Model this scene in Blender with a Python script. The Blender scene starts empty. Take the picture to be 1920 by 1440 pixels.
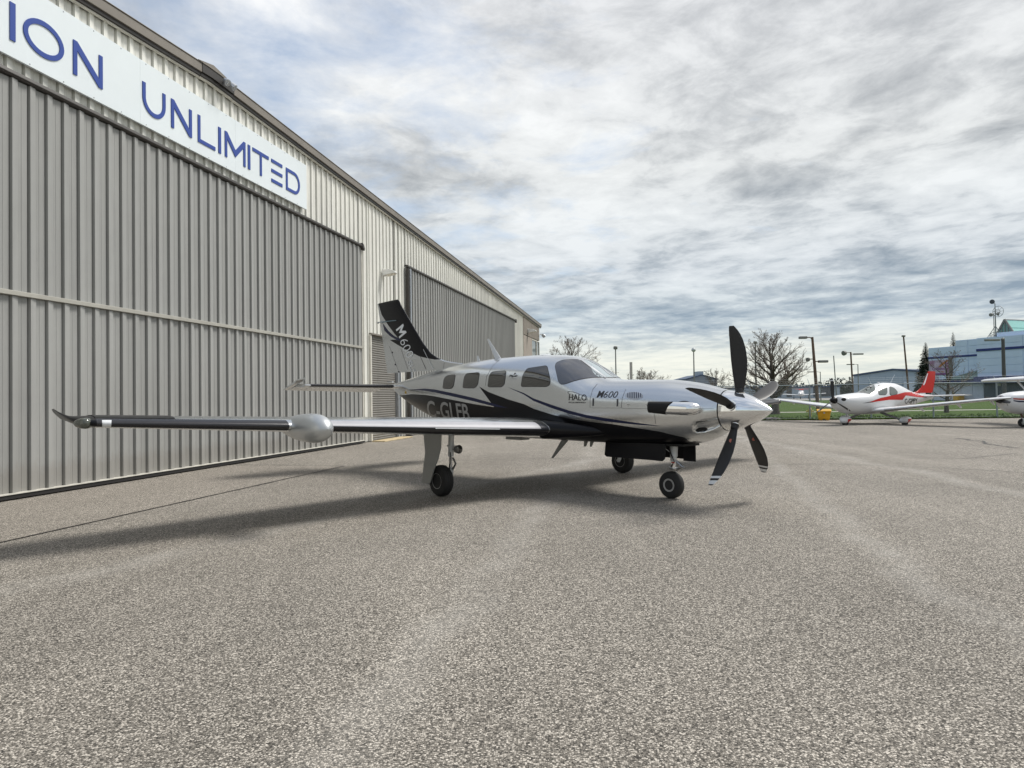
import bpy, bmesh, math, random
import numpy as np
from mathutils import Vector, Matrix, geometry
from mathutils.bvhtree import BVHTree

scene = bpy.context.scene
COL = scene.collection
R = math.radians

# ------------------------------------------------------------------ camera
FPX, PITCH, ROLL, CAMH = 1316.3, 0.0185, 0.0147, 1.3926      # solved from the photograph (1920 px wide)
cp, sp_ = math.cos(PITCH), math.sin(PITCH)
cr, sr = math.cos(ROLL), math.sin(ROLL)
_r0, _f0, _u0 = Vector((1, 0, 0)), Vector((0, cp, sp_)), Vector((0, -sp_, cp))
C_R = cr * _r0 - sr * _u0
C_U = sr * _r0 + cr * _u0
C_F = _f0
C_O = Vector((0, 0, CAMH))
cam_data = bpy.data.cameras.new('camera')
cam = bpy.data.objects.new('camera', cam_data)
COL.objects.link(cam)
cam_data.sensor_width = 36.0
cam_data.lens = FPX / 1920 * 36.0
cam_data.clip_start = 0.05
cam_data.clip_end = 9000
m = Matrix((C_R, C_U, -C_F)).transposed().to_4x4()
m.translation = C_O
cam.matrix_world = m
scene.camera = cam

# ------------------------------------------------------------------ light
SUN_EL = R(54)
SUN_DIR = Vector((0.90, 0.43, 0)).normalized() * math.cos(SUN_EL) + Vector((0, 0, math.sin(SUN_EL)))
SKY = 0.1
world = bpy.data.worlds.new('World')
scene.world = world
world.use_nodes = True
wt = world.node_tree
wt.nodes.clear()


def N(t, typ, **kw):
    n = t.nodes.new(typ)
    for k, v in kw.items():
        if k == 'inp':
            for kk, vv in v.items():
                n.inputs[kk].default_value = vv
        else:
            setattr(n, k, v)
    return n


def math_n(t, op, a, b=None, clamp=False):
    n = t.nodes.new('ShaderNodeMath')
    n.operation = op
    n.use_clamp = clamp
    for i, x in enumerate((a, b)):
        if x is None:
            continue
        if isinstance(x, (int, float)):
            n.inputs[i].default_value = x
        else:
            t.links.new(x, n.inputs[i])
    return n.outputs[0]


def mixc(t, fac, a, b, mode='MIX'):
    n = t.nodes.new('ShaderNodeMix')
    n.data_type = 'RGBA'
    n.blend_type = mode
    for idx, x in ((0, fac), (6, a), (7, b)):
        if isinstance(x, (int, float)):
            n.inputs[idx].default_value = x
        elif isinstance(x, tuple):
            n.inputs[idx].default_value = x if len(x) == 4 else (*x, 1)
        else:
            t.links.new(x, n.inputs[idx])
    return n.outputs[2]


def ramp(t, fac, stops, interp='LINEAR'):
    n = t.nodes.new('ShaderNodeValToRGB')
    n.color_ramp.interpolation = interp
    e = n.color_ramp.elements
    while len(e) < len(stops):
        e.new(0.5)
    for el, (p, c) in zip(e, stops):
        el.position = p
        el.color = (c, c, c, 1) if isinstance(c, (int, float)) else (*c, 1)
    t.links.new(fac, n.inputs[0])
    return n.outputs[0]


def noise(t, vec, scale, detail=4, rough=.5, dist=0., w=None):
    n = t.nodes.new('ShaderNodeTexNoise')
    n.inputs['Scale'].default_value = scale
    n.inputs['Detail'].default_value = detail
    n.inputs['Roughness'].default_value = rough
    n.inputs['Distortion'].default_value = dist
    if vec is not None:
        t.links.new(vec, n.inputs['Vector'])
    return n.outputs[0]


def mapping(t, vec, loc=(0, 0, 0), rot=(0, 0, 0), scale=(1, 1, 1)):
    n = t.nodes.new('ShaderNodeMapping')
    n.inputs['Location'].default_value = loc
    n.inputs['Rotation'].default_value = rot
    n.inputs['Scale'].default_value = scale
    t.links.new(vec, n.inputs['Vector'])
    return n.outputs[0]


def build_world():
    t = wt
    L = t.links
    tc = N(t, 'ShaderNodeTexCoord')
    sepx = N(t, 'ShaderNodeSeparateXYZ')
    L.new(tc.outputs['Generated'], sepx.inputs[0])
    x, y, z = sepx.outputs
    zc = math_n(t, 'ADD', math_n(t, 'MAXIMUM', z, 0.0), 0.075)
    comb = N(t, 'ShaderNodeCombineXYZ')
    L.new(math_n(t, 'DIVIDE', x, zc), comb.inputs[0])
    L.new(math_n(t, 'DIVIDE', y, zc), comb.inputs[1])
    uv = comb.outputs[0]
    sky = N(t, 'ShaderNodeTexSky')
    sky.sky_type = 'NISHITA'
    sky.sun_disc = False
    sky.sun_elevation = SUN_EL
    sky.sun_rotation = math.atan2(SUN_DIR.x, SUN_DIR.y)
    sky.air_density = 1.0
    sky.dust_density = 1.5
    # cloud sheet seen in perspective: broad masses, lumps and fine mottling
    big = noise(t, mapping(t, uv, (3.1, 1.7, 0), (0, 0, .5), (.50, .60, 1)), 1.0, 3, .5, .2)
    mid = noise(t, mapping(t, uv, (7.3, 2.2, 0), (0, 0, .9), (1.35, 1.15, 1)), 1.0, 12, .62, .30)
    lump = noise(t, mapping(t, uv, (1.3, 8.2, 0), (0, 0, -.4), (4.6, 4.2, 1)), 1.0, 10, .62, .35)
    dens = math_n(t, 'ADD', math_n(t, 'MULTIPLY', big, .60), math_n(t, 'ADD', math_n(t, 'MULTIPLY', mid, .80), math_n(t, 'MULTIPLY', lump, .50)))
    # mean about .91
    shade = ramp(t, math_n(t, 'MULTIPLY', dens, .8), [(.60, 1.0), (.71, .80), (.79, .50), (.92, .12)])
    white = ramp(t, z, [(0.0, (.80, .80, .70)), (.05, (.82, .83, .75)), (.10, (.66, .72, .74)), (.17, (.70, .74, .77)), (.30, (.80, .82, .82)), (.55, (.84, .85, .87)), (1.0, (.95, .96, .98))])
    dark = ramp(t, z, [(0.0, (.66, .69, .63)), (.045, (.58, .63, .61)), (.085, (.22, .30, .39)), (.17, (.16, .22, .285)), (.30, (.20, .225, .255)), (.55, (.26, .28, .31)), (1.0, (.42, .44, .47))])
    cloud = mixc(t, shade, dark, white)
    # thin places where the blue shows, mostly away from the sun (towards -X)
    gapn = noise(t, mapping(t, uv, (2.0, 5.5, 0), (0, 0, .3), (2.6, 2.6, 1)), 1.0, 9, .6, .3)
    gdir = math_n(t, 'ADD', gapn, math_n(t, 'MULTIPLY', math_n(t, 'ADD', math_n(t, 'MULTIPLY', x, -1.0), math_n(t, 'MULTIPLY', z, .45)), .40))
    gap = ramp(t, gdir, [(.54, 0.0), (.84, .85)])
    skyc = N(t, 'ShaderNodeVectorMath', operation='SCALE')
    L.new(sky.outputs[0], skyc.inputs[0])
    skyc.inputs[3].default_value = SKY * 1.35
    blue = mixc(t, .35, skyc.outputs[0], (.55, .62, .68))
    col = mixc(t, gap, cloud, blue)
    sc = N(t, 'ShaderNodeVectorMath', operation='SCALE')
    L.new(col, sc.inputs[0])
    sc.inputs[3].default_value = 1 / SKY
    bg = N(t, 'ShaderNodeBackground')
    bg.inputs[1].default_value = SKY
    L.new(sc.outputs[0], bg.inputs[0])
    out = N(t, 'ShaderNodeOutputWorld')
    L.new(bg.outputs[0], out.inputs[0])


build_world()
sun_d = bpy.data.lights.new('sun', 'SUN')
sun_d.energy = 3.2
sun_d.angle = R(19)
sun_d.color = (1.0, .965, .91)
sun = bpy.data.objects.new('sun', sun_d)
COL.objects.link(sun)
sun.rotation_euler = SUN_DIR.to_track_quat('Z', 'Y').to_euler()
scene.view_settings.view_transform = 'Standard'
scene.view_settings.look = 'None'
scene.view_settings.gamma = 1
scene.view_settings.exposure = 0.22
scene.view_settings.use_curve_mapping = False
scene.render.engine = 'CYCLES'


# ------------------------------------------------------------------ pixel helpers
def ray(px, py):
    return (C_F + C_R * ((px - 960) / FPX) - C_U * ((py - 720) / FPX))


def ground_at(px, py, z=0.0):
    d = ray(px, py)
    return C_O + d * ((z - CAMH) / d.z)


def at_depth(px, py, Y):
    d = ray(px, py)
    return C_O + d * (Y / d.y)


# ------------------------------------------------------------------ materials
MATS = {}


def mat(name, color, rough=.6, metal=0., coat=0., vary=0., vscale=3., bump=0., bscale=40., trans=0., spec=None, coat_r=.05, ior=None, stretch=(1, 1, 1)):
    if name in MATS:
        return MATS[name]
    mm = bpy.data.materials.new(name)
    mm.use_nodes = True
    t = mm.node_tree
    b = t.nodes['Principled BSDF']
    b.inputs['Base Color'].default_value = (*color, 1)
    b.inputs['Roughness'].default_value = rough
    b.inputs['Metallic'].default_value = metal
    b.inputs['Coat Weight'].default_value = coat
    b.inputs['Coat Roughness'].default_value = coat_r
    b.inputs['Transmission Weight'].default_value = trans
    if spec is not None:
        b.inputs['Specular IOR Level'].default_value = spec
    if ior:
        b.inputs['IOR'].default_value = ior
    if vary or bump:
        tc = N(t, 'ShaderNodeTexCoord')
        v = mapping(t, tc.outputs['Object'], scale=stretch)
        if vary:
            f = noise(t, v, vscale, 6, .6)
            lo = tuple(c * (1 - vary) for c in color)
            hi = tuple(min(1, c * (1 + vary)) for c in color)
            t.links.new(ramp(t, f, [(.3, lo), (.7, hi)]), b.inputs['Base Color'])
            t.links.new(math_n(t, 'ADD', math_n(t, 'MULTIPLY', f, .25 * rough), rough * .87), b.inputs['Roughness'])
        if bump:
            bn = N(t, 'ShaderNodeBump')
            bn.inputs['Strength'].default_value = bump
            bn.inputs['Distance'].default_value = .01
            t.links.new(noise(t, v, bscale, 4, .6), bn.inputs['Height'])
            t.links.new(bn.outputs[0], b.inputs['Normal'])
    MATS[name] = mm
    return mm


# ------------------------------------------------------------------ mesh helpers
class MB:
    def __init__(self):
        self.v = []
        self.f = []

    def add(self, vs, fs):
        o = len(self.v)
        self.v += [tuple(v) for v in vs]
        self.f += [tuple(i + o for i in f) for f in fs]
        return self

    def box(self, x0, x1, y0, y1, z0, z1, M=None):
        vs = [(x, y, z) for z in (z0, z1) for y in (y0, y1) for x in (x0, x1)]
        if M is not None:
            vs = [M @ Vector(v) for v in vs]
        return self.add(vs, [(0, 2, 3, 1), (4, 5, 7, 6), (0, 1, 5, 4), (2, 6, 7, 3), (0, 4, 6, 2), (1, 3, 7, 5)])

    def rings(self, rs, cap0=True, cap1=True, closed=True):
        n = len(rs[0])
        vs = [p for r_ in rs for p in r_]
        fs = []
        for i in range(len(rs) - 1):
            for j in range(n if closed else n - 1):
                k = (j + 1) % n
                fs.append((i * n + j, i * n + k, (i + 1) * n + k, (i + 1) * n + j))
        if cap0:
            fs.append(tuple(range(n - 1, -1, -1)))
        if cap1:
            fs.append(tuple((len(rs) - 1) * n + j for j in range(n)))
        return self.add(vs, fs)

    def tube(self, path, rad, n=8, cap=True):
        path = [Vector(p) for p in path]
        if isinstance(rad, (int, float)):
            rad = [rad] * len(path)
        rs = []
        prev = None
        for i, p in enumerate(path):
            a = path[max(0, i - 1)]
            b = path[min(len(path) - 1, i + 1)]
            d = (b - a).normalized()
            if prev is None:
                ref = Vector((0, 0, 1)) if abs(d.z) < .9 else Vector((1, 0, 0))
                x = d.cross(ref).normalized()
            else:
                x = (prev - d * prev.dot(d)).normalized()
            prev = x
            y = d.cross(x)
            rs.append([p + (x * math.cos(k * 2 * math.pi / n) + y * math.sin(k * 2 * math.pi / n)) * rad[i] for k in range(n)])
        return self.rings(rs, cap, cap)

    def lathe(self, prof, org, axis, n=24, cap=True):
        """prof: list of (along, radius) about axis through org"""
        org = Vector(org)
        ax = Vector(axis).normalized()
        ref = Vector((0, 0, 1)) if abs(ax.z) < .9 else Vector((1, 0, 0))
        x = ax.cross(ref).normalized()
        y = ax.cross(x)
        rs = [[org + ax * a + (x * math.cos(k * 2 * math.pi / n) + y * math.sin(k * 2 * math.pi / n)) * r_ for k in range(n)] for a, r_ in prof]
        return self.rings(rs, cap, cap)

    def prism(self, poly, fn, d0, d1):
        """poly 2d list, fn(u,v,d)->3d"""
        n = len(poly)
        vs = [fn(u, v, d0) for u, v in poly] + [fn(u, v, d1) for u, v in poly]
        fs = [tuple(range(n - 1, -1, -1)), tuple(range(n, 2 * n))] + [(i, (i + 1) % n, n + (i + 1) % n, n + i) for i in range(n)]
        return self.add(vs, fs)

    def build(self, name, material, parent=None, smooth=None, bevel=0, fix=True):
        me = bpy.data.meshes.new(name)
        me.from_pydata([tuple(v) for v in self.v], [], self.f)
        if fix:
            bm = bmesh.new()
            bm.from_mesh(me)
            bmesh.ops.recalc_face_normals(bm, faces=bm.faces)
            if bevel:
                bmesh.ops.bevel(bm, geom=[e for e in bm.edges if len(e.link_faces) == 2 and e.calc_face_angle(0) > .6], offset=bevel, segments=2, affect='EDGES', profile=.5)
            bm.to_mesh(me)
            bm.free()
        if smooth is not None:
            me.shade_smooth()
            me.set_sharp_from_angle(angle=R(smooth))
        me.materials.append(material)
        me.update()
        return link(name, me, parent)


def link(name, me, parent=None):
    o = bpy.data.objects.new(name, me)
    COL.objects.link(o)
    if parent is not None:
        o.parent = parent
    return o


def tag(o, label=None, cat=None, group=None, kind=None):
    if label:
        o['label'] = label
    if cat:
        o['category'] = cat
    if group:
        o['group'] = group
    if kind:
        o['kind'] = kind
    return o


def empty(name, loc, rz=0., label=None, cat=None, group=None):
    o = bpy.data.objects.new(name, None)
    COL.objects.link(o)
    o.location = loc
    o.rotation_euler = (0, 0, rz)
    o.empty_display_size = .3
    return tag(o, label, cat, group)


def xform(loc, rz, s=1.0):
    return Matrix.Translation(Vector(loc)) @ Matrix.Rotation(rz, 4, 'Z') @ Matrix.Scale(s, 4)


def pchip(xs, ys, x):
    """monotone cubic interpolation"""
    xs, ys, x = np.asarray(xs, float), np.asarray(ys, float), np.asarray(x, float)
    h = np.diff(xs)
    d = np.diff(ys) / h
    mm = np.zeros(len(xs))
    mm[0], mm[-1] = d[0], d[-1]
    for i in range(1, len(xs) - 1):
        if d[i - 1] * d[i] > 0:
            w1, w2 = 2 * h[i] + h[i - 1], h[i] + 2 * h[i - 1]
            mm[i] = (w1 + w2) / (w1 / d[i - 1] + w2 / d[i])
    k = np.clip(np.searchsorted(xs, x) - 1, 0, len(xs) - 2)
    t = (x - xs[k]) / h[k]
    return ((1 + 2 * t) * (1 - t) ** 2 * ys[k] + t * (1 - t) ** 2 * h[k] * mm[k] + t * t * (3 - 2 * t) * ys[k + 1] + t * t * (t - 1) * h[k] * mm[k + 1])


def round_poly(poly, rad, seg=4):
    """round the corners of a 2d polygon"""
    out = []
    n = len(poly)
    for i in range(n):
        p0, p1, p2 = Vector(poly[i - 1]), Vector(poly[i]), Vector(poly[(i + 1) % n])
        a, b = (p0 - p1), (p2 - p1)
        r_ = min(rad, a.length * .45, b.length * .45)
        A, B = p1 + a.normalized() * r_, p1 + b.normalized() * r_
        for k in range(seg + 1):
            t = k / seg
            out.append(tuple((1 - t) ** 2 * A + 2 * t * (1 - t) * p1 + t * t * B))
    return out


def offset_poly(poly, d):
    c = sum((Vector(p) for p in poly), Vector((0, 0))) / len(poly)
    out = []
    n = len(poly)
    area = sum(poly[i - 1][0] * poly[i][1] - poly[i][0] * poly[i - 1][1] for i in range(n))
    s = 1 if area > 0 else -1
    for i in range(n):
        e = Vector(poly[(i + 1) % n]) - Vector(poly[i - 1])
        if e.length < 1e-6:
            out.append(poly[i])
            continue
        nn = Vector((e.y, -e.x)).normalized() * s
        out.append(tuple(Vector(poly[i]) + nn * d))
    return out


def strip_poly(path, w):
    """thin closed polygon along a 2d path"""
    a, b = [], []
    n = len(path)
    for i, p in enumerate(path):
        d = Vector(path[min(i + 1, n - 1)]) - Vector(path[max(i - 1, 0)])
        d.normalize()
        nn = Vector((-d.y, d.x)) * w * .5
        a.append(tuple(Vector(p) + nn))
        b.append(tuple(Vector(p) - nn))
    return a + b[::-1]


class Skin:
    """decals: 2d shapes given in photo pixels are laid on a body's surface where their rays meet it"""

    def __init__(self, objs, M):
        vs, fs = [], []
        for o in objs:
            k = len(vs)
            vs += [M @ v.co for v in o.data.vertices]
            fs += [tuple(i + k for i in p.vertices) for p in o.data.polygons]
        self.b = BVHTree.FromPolygons(vs, fs)
        self.Mi = M.inverted()
        self.M = M

    def cast(self, px, py):
        h = self.b.ray_cast(C_O, ray(px, py).normalized())
        if h[0] is None:
            return None
        n = h[1]
        if n.dot(ray(px, py)) > 0:
            n = -n
        return h[0], n

    def tris(self, verts, faces, name, m, parent, off=.0015, mirror=False, kw_step=5.):
        verts, faces = refine(verts, faces, kw_step)
        pts = [self.cast(*v) for v in verts]
        hits = [(p[0] - C_O).length for p in pts if p is not None]
        if not hits:
            return None
        tm = sum(hits) / len(hits)
        for i, p in enumerate(pts):          # rays that just miss the body go to its nearest edge
            if p is None:
                near = self.b.find_nearest(C_O + ray(*verts[i]).normalized() * tm)
                nn = near[1] if near[1].dot(ray(*verts[i])) < 0 else -near[1]
                pts[i] = (near[0], nn)
        mb = MB()
        P = [None if p is None else (self.Mi @ (p[0] + p[1] * off)) for p in pts]
        idx = {}
        vs = []
        for i, p in enumerate(P):
            if p is not None:
                idx[i] = len(vs)
                vs.append(p)
        fs = []
        for f in faces:
            if all(i in idx for i in f):
                q = [vs[idx[i]] for i in f]
                if max((q[a] - q[a - 1]).length for a in range(len(q))) < .6:
                    fs.append(tuple(idx[i] for i in f))
        mb.add(vs, fs)
        o = mb.build(name, m, parent, fix=False)
        o.data.shade_smooth()
        if mirror:
            mb2 = MB()
            mb2.add([(v[0], -v[1], v[2]) for v in vs], [tuple(reversed(f)) for f in fs])
            o2 = mb2.build(name, m, parent, fix=False)
            o2.data.shade_smooth()
        return o

    def poly(self, poly, name, m, parent, step=5., **kw):
        n = len(poly)
        # resample the outline
        out = []
        for i in range(n):
            a, b = Vector(poly[i]), Vector(poly[(i + 1) % n])
            k = max(1, int((b - a).length / step))
            out += [tuple(a.lerp(b, j / k)) for j in range(k)]
        vs = [Vector(p) for p in out]
        xs, ys = [p[0] for p in out], [p[1] for p in out]
        ne = len(vs)
        edges = [(i, (i + 1) % ne) for i in range(ne)]
        gx = np.arange(min(xs) + step * .5, max(xs), step)
        gy = np.arange(min(ys) + step * .5, max(ys), step)
        for i, x in enumerate(gx):
            for y in gy:
                vs.append(Vector((x, y + (.3 * step if i % 2 else 0))))
        r_ = geometry.delaunay_2d_cdt(vs, edges, [list(range(ne))], 1, 1e-4)
        return self.tris([tuple(v) for v in r_[0]], [tuple(f) for f in r_[2]], name, m, parent, **kw)

    def text(self, body, frame, name, m, parent, bold=0., shear=0., **kw):
        """frame: origin (lower left), right vector, up vector in pixels"""
        vs, fs, w, h = text_mesh(body, bold, shear)
        O, U, V = (Vector(a) for a in frame)
        pv = [tuple(O + U * (x / w) + V * (y / h)) for x, y in vs]
        return self.tris(pv, fs, name, m, parent, kw_step=3., **kw)


TXT = {}


def refine(verts, faces, step):
    verts = [tuple(v) for v in verts]
    todo = []
    for f in faces:
        for k in range(1, len(f) - 1):
            todo.append((f[0], f[k], f[k + 1]))
    out = []
    mids = {}
    while todo:
        f = todo.pop()
        e = [((verts[f[i]][0] - verts[f[(i + 1) % 3]][0]) ** 2 + (verts[f[i]][1] - verts[f[(i + 1) % 3]][1]) ** 2) for i in range(3)]
        i = e.index(max(e))
        if e[i] <= (step * 1.8) ** 2:
            out.append(f)
            continue
        a, b, c = f[i], f[(i + 1) % 3], f[(i + 2) % 3]
        k = (min(a, b), max(a, b))
        if k not in mids:
            mids[k] = len(verts)
            verts.append(((verts[a][0] + verts[b][0]) / 2, (verts[a][1] + verts[b][1]) / 2))
        m_ = mids[k]
        todo += [(a, m_, c), (m_, b, c)]
    return verts, out



def text_mesh(body, bold=0., shear=0.):
    key = (body, bold, shear)
    if key in TXT:
        return TXT[key]
    cu = bpy.data.curves.new('txt', 'FONT')
    cu.body = body
    cu.offset = bold
    cu.shear = shear
    cu.resolution_u = 3
    o = bpy.data.objects.new('txt', cu)
    COL.objects.link(o)
    dg = bpy.context.evaluated_depsgraph_get()
    me = bpy.data.meshes.new_from_object(o.evaluated_get(dg))
    vs = [(v.co.x, v.co.y) for v in me.vertices]
    fs = [tuple(p.vertices) for p in me.polygons]
    bpy.data.objects.remove(o)
    bpy.data.curves.remove(cu)
    bpy.data.meshes.remove(me)
    x0, y0 = min(v[0] for v in vs), min(v[1] for v in vs)
    vs = [(x - x0, y - y0) for x, y in vs]
    TXT[key] = (vs, fs, max(v[0] for v in vs), max(v[1] for v in vs))
    return TXT[key]


def af(xc, tc, camber):
    yt = 5 * tc * (.2969 * math.sqrt(xc) - .126 * xc - .3516 * xc ** 2 + .2843 * xc ** 3 - .1036 * xc ** 4)
    zc = camber * 4 * xc * (1 - xc)
    return zc + yt, zc - yt


AFX = [0, .004, .012, .025, .045, .08, .13, .2, .3, .42, .55, .7, .85, 1.0]


def af_ring(st, Nv=(0, 0, 1), camber=.02, n_af=AFX, x0=0., x1=1.):
    """st: (lead point xyz, chord, t/c); chord runs aft (-x)"""
    le, c, tc = Vector(st[0]), st[1], st[2]
    Nv = Vector(Nv)
    X = [x for x in n_af if x0 - 1e-6 <= x <= x1 + 1e-6]
    up = [le + Vector((-c * x, 0, 0)) + Nv * (c * af(x, tc, camber)[0]) for x in X]
    lo = [le + Vector((-c * x, 0, 0)) + Nv * (c * af(x, tc, camber)[1]) for x in X]
    return up, lo


def wing_mesh(mb, sts, Nv=(0, 0, 1), camber=.02, x0=0., x1=1.):
    rs = []
    for st in sts:
        up, lo = af_ring(st, Nv, camber, x0=x0, x1=x1)
        if x0 <= 0:
            rs.append(up[::-1] + lo[1:])
        else:
            rs.append(up[::-1] + lo)
    return mb.rings(rs, True, True)


def interp_st(sts, y, ax=1):
    for a, b in zip(sts[:-1], sts[1:]):
        ya, yb = a[0][ax], b[0][ax]
        if (ya - y) * (yb - y) <= 1e-9:
            t = (y - ya) / (yb - ya)
            return (tuple(Vector(a[0]).lerp(Vector(b[0]), t)), a[1] + (b[1] - a[1]) * t, a[2] + (b[2] - a[2]) * t)
    return sts[-1]


def le_cuff(mb, sts, ys, xu, xl, Nv=(0, 0, 1), camber=.02, off=.003, ax=1):
    """sheet wrapped round a leading edge from upper fraction xu to lower fraction xl"""
    rows = []
    for y in ys:
        st = interp_st(sts, y, ax)
        le, c, tc = Vector(st[0]), st[1], st[2]
        Nn = Vector(Nv)
        row = []
        a = [x for x in np.linspace(1, 0, 7)]
        pts = [(xu * t * t, 0) for t in a] + [(xl * t * t, 1) for t in a[::-1][1:]]
        raw = [le + Vector((-c * x, 0, 0)) + Nn * (c * af(x, tc, camber)[k]) for x, k in pts]
        cen = le + Vector((-c * .06, 0, 0))
        for i, p in enumerate(raw):
            d = (raw[min(i + 1, len(raw) - 1)] - raw[max(i - 1, 0)])
            nn = Vector((d.z * 1, 0, -d.x)) if abs(Nn.z) > .5 else Vector((d.y, -d.x, 0))
            if nn.dot(p - cen) < 0:
                nn = -nn
            row.append(p + nn.normalized() * off)
        rows.append(row)
    return mb.rings(rows, False, False, closed=False)

# =================================================================== ground
gxy = lambda x, y: tuple(ground_at(x, y).xy)
TRACKS = [(gxy(1010, 960), gxy(640, 1400), .28, .19), (gxy(1480, 890), gxy(1860, 1180), .24, .24), (gxy(0, 1110), gxy(560, 985), .30, .22), (gxy(1640, 870), gxy(1919, 925), .30, .24)]


def mat_apron(name, lo, mid, hi, tint=(1, 1, 1), patch=.12):
    mm = bpy.data.materials.new(name)
    mm.use_nodes = True
    t = mm.node_tree
    b = t.nodes['Principled BSDF']
    tc = N(t, 'ShaderNodeTexCoord')
    v = tc.outputs['Object']
    vo = N(t, 'ShaderNodeTexVoronoi')
    vo.inputs['Scale'].default_value = 125
    vo.inputs['Randomness'].default_value = 1
    t.links.new(v, vo.inputs['Vector'])
    sepc = N(t, 'ShaderNodeSeparateColor')
    t.links.new(vo.outputs['Color'], sepc.inputs[0])
    cell = sepc.outputs[0]
    stone = ramp(t, cell, [(.0, lo), (.30, mid), (.62, tuple(c * 1.35 for c in mid)), (1.0, hi)])
    # binder between stones
    edge = ramp(t, vo.outputs['Distance'], [(.0, 1.), (.50, 1.), (.78, .42)])
    col = mixc(t, 1.0, stone, edge, 'MULTIPLY')
    n2 = noise(t, v, 230, 3, .7)
    col = mixc(t, .4, col, ramp(t, n2, [(.3, .55), (.7, 1.45)]), 'MULTIPLY')
    # worn patches, drag streaks of fines, oil stains
    pn = noise(t, mapping(t, v, (0, 0, 0), (0, 0, 0), (1, 1, 1)), .35, 7, .6, .4)
    col = mixc(t, 1.0, col, ramp(t, pn, [(.3, 1 - patch), (.7, 1 + patch)]), 'MULTIPLY')
    st = noise(t, mapping(t, v, (0, 0, 0), (0, 0, R(12)), (1.1, .07, 1)), 1.0, 5, .6, .6)
    col = mixc(t, 1.0, col, ramp(t, st, [(.42, .95), (.60, 1.02), (.70, 1.16)]), 'MULTIPLY')
    st2 = noise(t, mapping(t, v, (4, 9, 0), (0, 0, R(-42)), (.8, .06, 1)), 1.0, 5, .6, .8)
    col = mixc(t, 1.0, col, ramp(t, st2, [(.45, .96), (.62, 1.02), (.72, 1.14)]), 'MULTIPLY')
    # pale tracks of dust and fines left by traffic
    sepv = N(t, 'ShaderNodeSeparateXYZ')
    t.links.new(v, sepv.inputs[0])
    wob = noise(t, v, .45, 5, .65)
    brk = noise(t, v, 1.6, 5, .65)
    for (p, q, wd, amp) in TRACKS:
        d = (Vector(q) - Vector(p)).normalized()
        nn = (-d.y, d.x)
        cc = nn[0] * p[0] + nn[1] * p[1]
        dist = math_n(t, 'ADD', math_n(t, 'ADD', math_n(t, 'MULTIPLY', sepv.outputs[0], nn[0]), math_n(t, 'MULTIPLY', sepv.outputs[1], nn[1])), -cc)
        dist = math_n(t, 'ABSOLUTE', math_n(t, 'ADD', dist, math_n(t, 'MULTIPLY', math_n(t, 'ADD', wob, -.5), 1.2)))
        band = ramp(t, math_n(t, 'DIVIDE', dist, wd), [(.0, 1.0), (.35, .75), (1.0, 0.0)])
        f = math_n(t, 'MULTIPLY', band, ramp(t, brk, [(.35, .25), (.62, 1.0)]))
        col = mixc(t, math_n(t, 'MULTIPLY', f, amp), col, (.52, .50, .46))
    oil = noise(t, mapping(t, v, (2, 3, 0)), .55, 6, .7, .2)
    col = mixc(t, 1.0, col, ramp(t, oil, [(.24, .72), (.36, 1.0)]), 'MULTIPLY')
    col = mixc(t, 1.0, col, tint, 'MULTIPLY')
    t.links.new(col, b.inputs['Base Color'])
    b.inputs['Roughness'].default_value = .88
    b.inputs['Specular IOR Level'].default_value = .35
    bn = N(t, 'ShaderNodeBump')
    bn.inputs['Strength'].default_value = .9
    bn.inputs['Distance'].default_value = .004
    hgt = math_n(t, 'ADD', math_n(t, 'MULTIPLY', vo.outputs['Distance'], -1.0), math_n(t, 'ADD', math_n(t, 'MULTIPLY', cell, .6), math_n(t, 'MULTIPLY', n2, .4)))
    t.links.new(hgt, bn.inputs['Height'])
    t.links.new(bn.outputs[0], b.inputs['Normal'])
    return mm


M_APRON = mat_apron('asphalt_apron', (.046, .042, .036), (.184, .167, .142), (.68, .625, .545))
M_STRIP = mat_apron('pavement_by_hangar', (.052, .047, .040), (.200, .180, .152), (.68, .62, .54), (1.0, 1.0, 1.0), .10)
M_SEAL = mat('tar_seal', (.022, .02, .019), .7, vary=.3, vscale=9, bump=.3, bscale=60)
M_FADE = mat('worn_joint', (.12, .112, .10), .85, vary=.35, vscale=5)


def mat_grass():
    mm = bpy.data.materials.new('lawn')
    mm.use_nodes = True
    t = mm.node_tree
    b = t.nodes['Principled BSDF']
    tc = N(t, 'ShaderNodeTexCoord')
    v = tc.outputs['Object']
    a = noise(t, mapping(t, v, scale=(1, 1, 1)), .35, 8, .7)
    c = noise(t, v, 6, 6, .7)
    col = mixc(t, a, (.036, .076, .013), (.075, .125, .023))
    col = mixc(t, ramp(t, c, [(.52, 0.), (.75, .75)]), col, (.13, .115, .05))
    t.links.new(col, b.inputs['Base Color'])
    b.inputs['Roughness'].default_value = .9
    b.inputs['Specular IOR Level'].default_value = .1
    bn = N(t, 'ShaderNodeBump')
    bn.inputs['Strength'].default_value = .8
    bn.inputs['Distance'].default_value = .05
    t.links.new(noise(t, v, 18, 6, .8), bn.inputs['Height'])
    t.links.new(bn.outputs[0], b.inputs['Normal'])
    return mm


M_GRASS = mat_grass()
M_CONC = mat('pale_concrete', (.40, .38, .34), .85, vary=.18, vscale=2, bump=.2, bscale=30)
M_FARTAR = mat('far_tarmac', (.27, .26, .24), .85, vary=.12, vscale=.3)


def sheet(name, pts, z, m, parent=None, kind='structure', sub=0):
    mb = MB()
    mb.add([(x, y, z) for x, y in pts], [tuple(range(len(pts)))])
    o = mb.build(name, m, parent, fix=False)
    if o.data.polygons[0].normal.z < 0:
        o.data.flip_normals()
    if kind and parent is None:
        tag(o, kind=kind)
    return o


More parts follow.
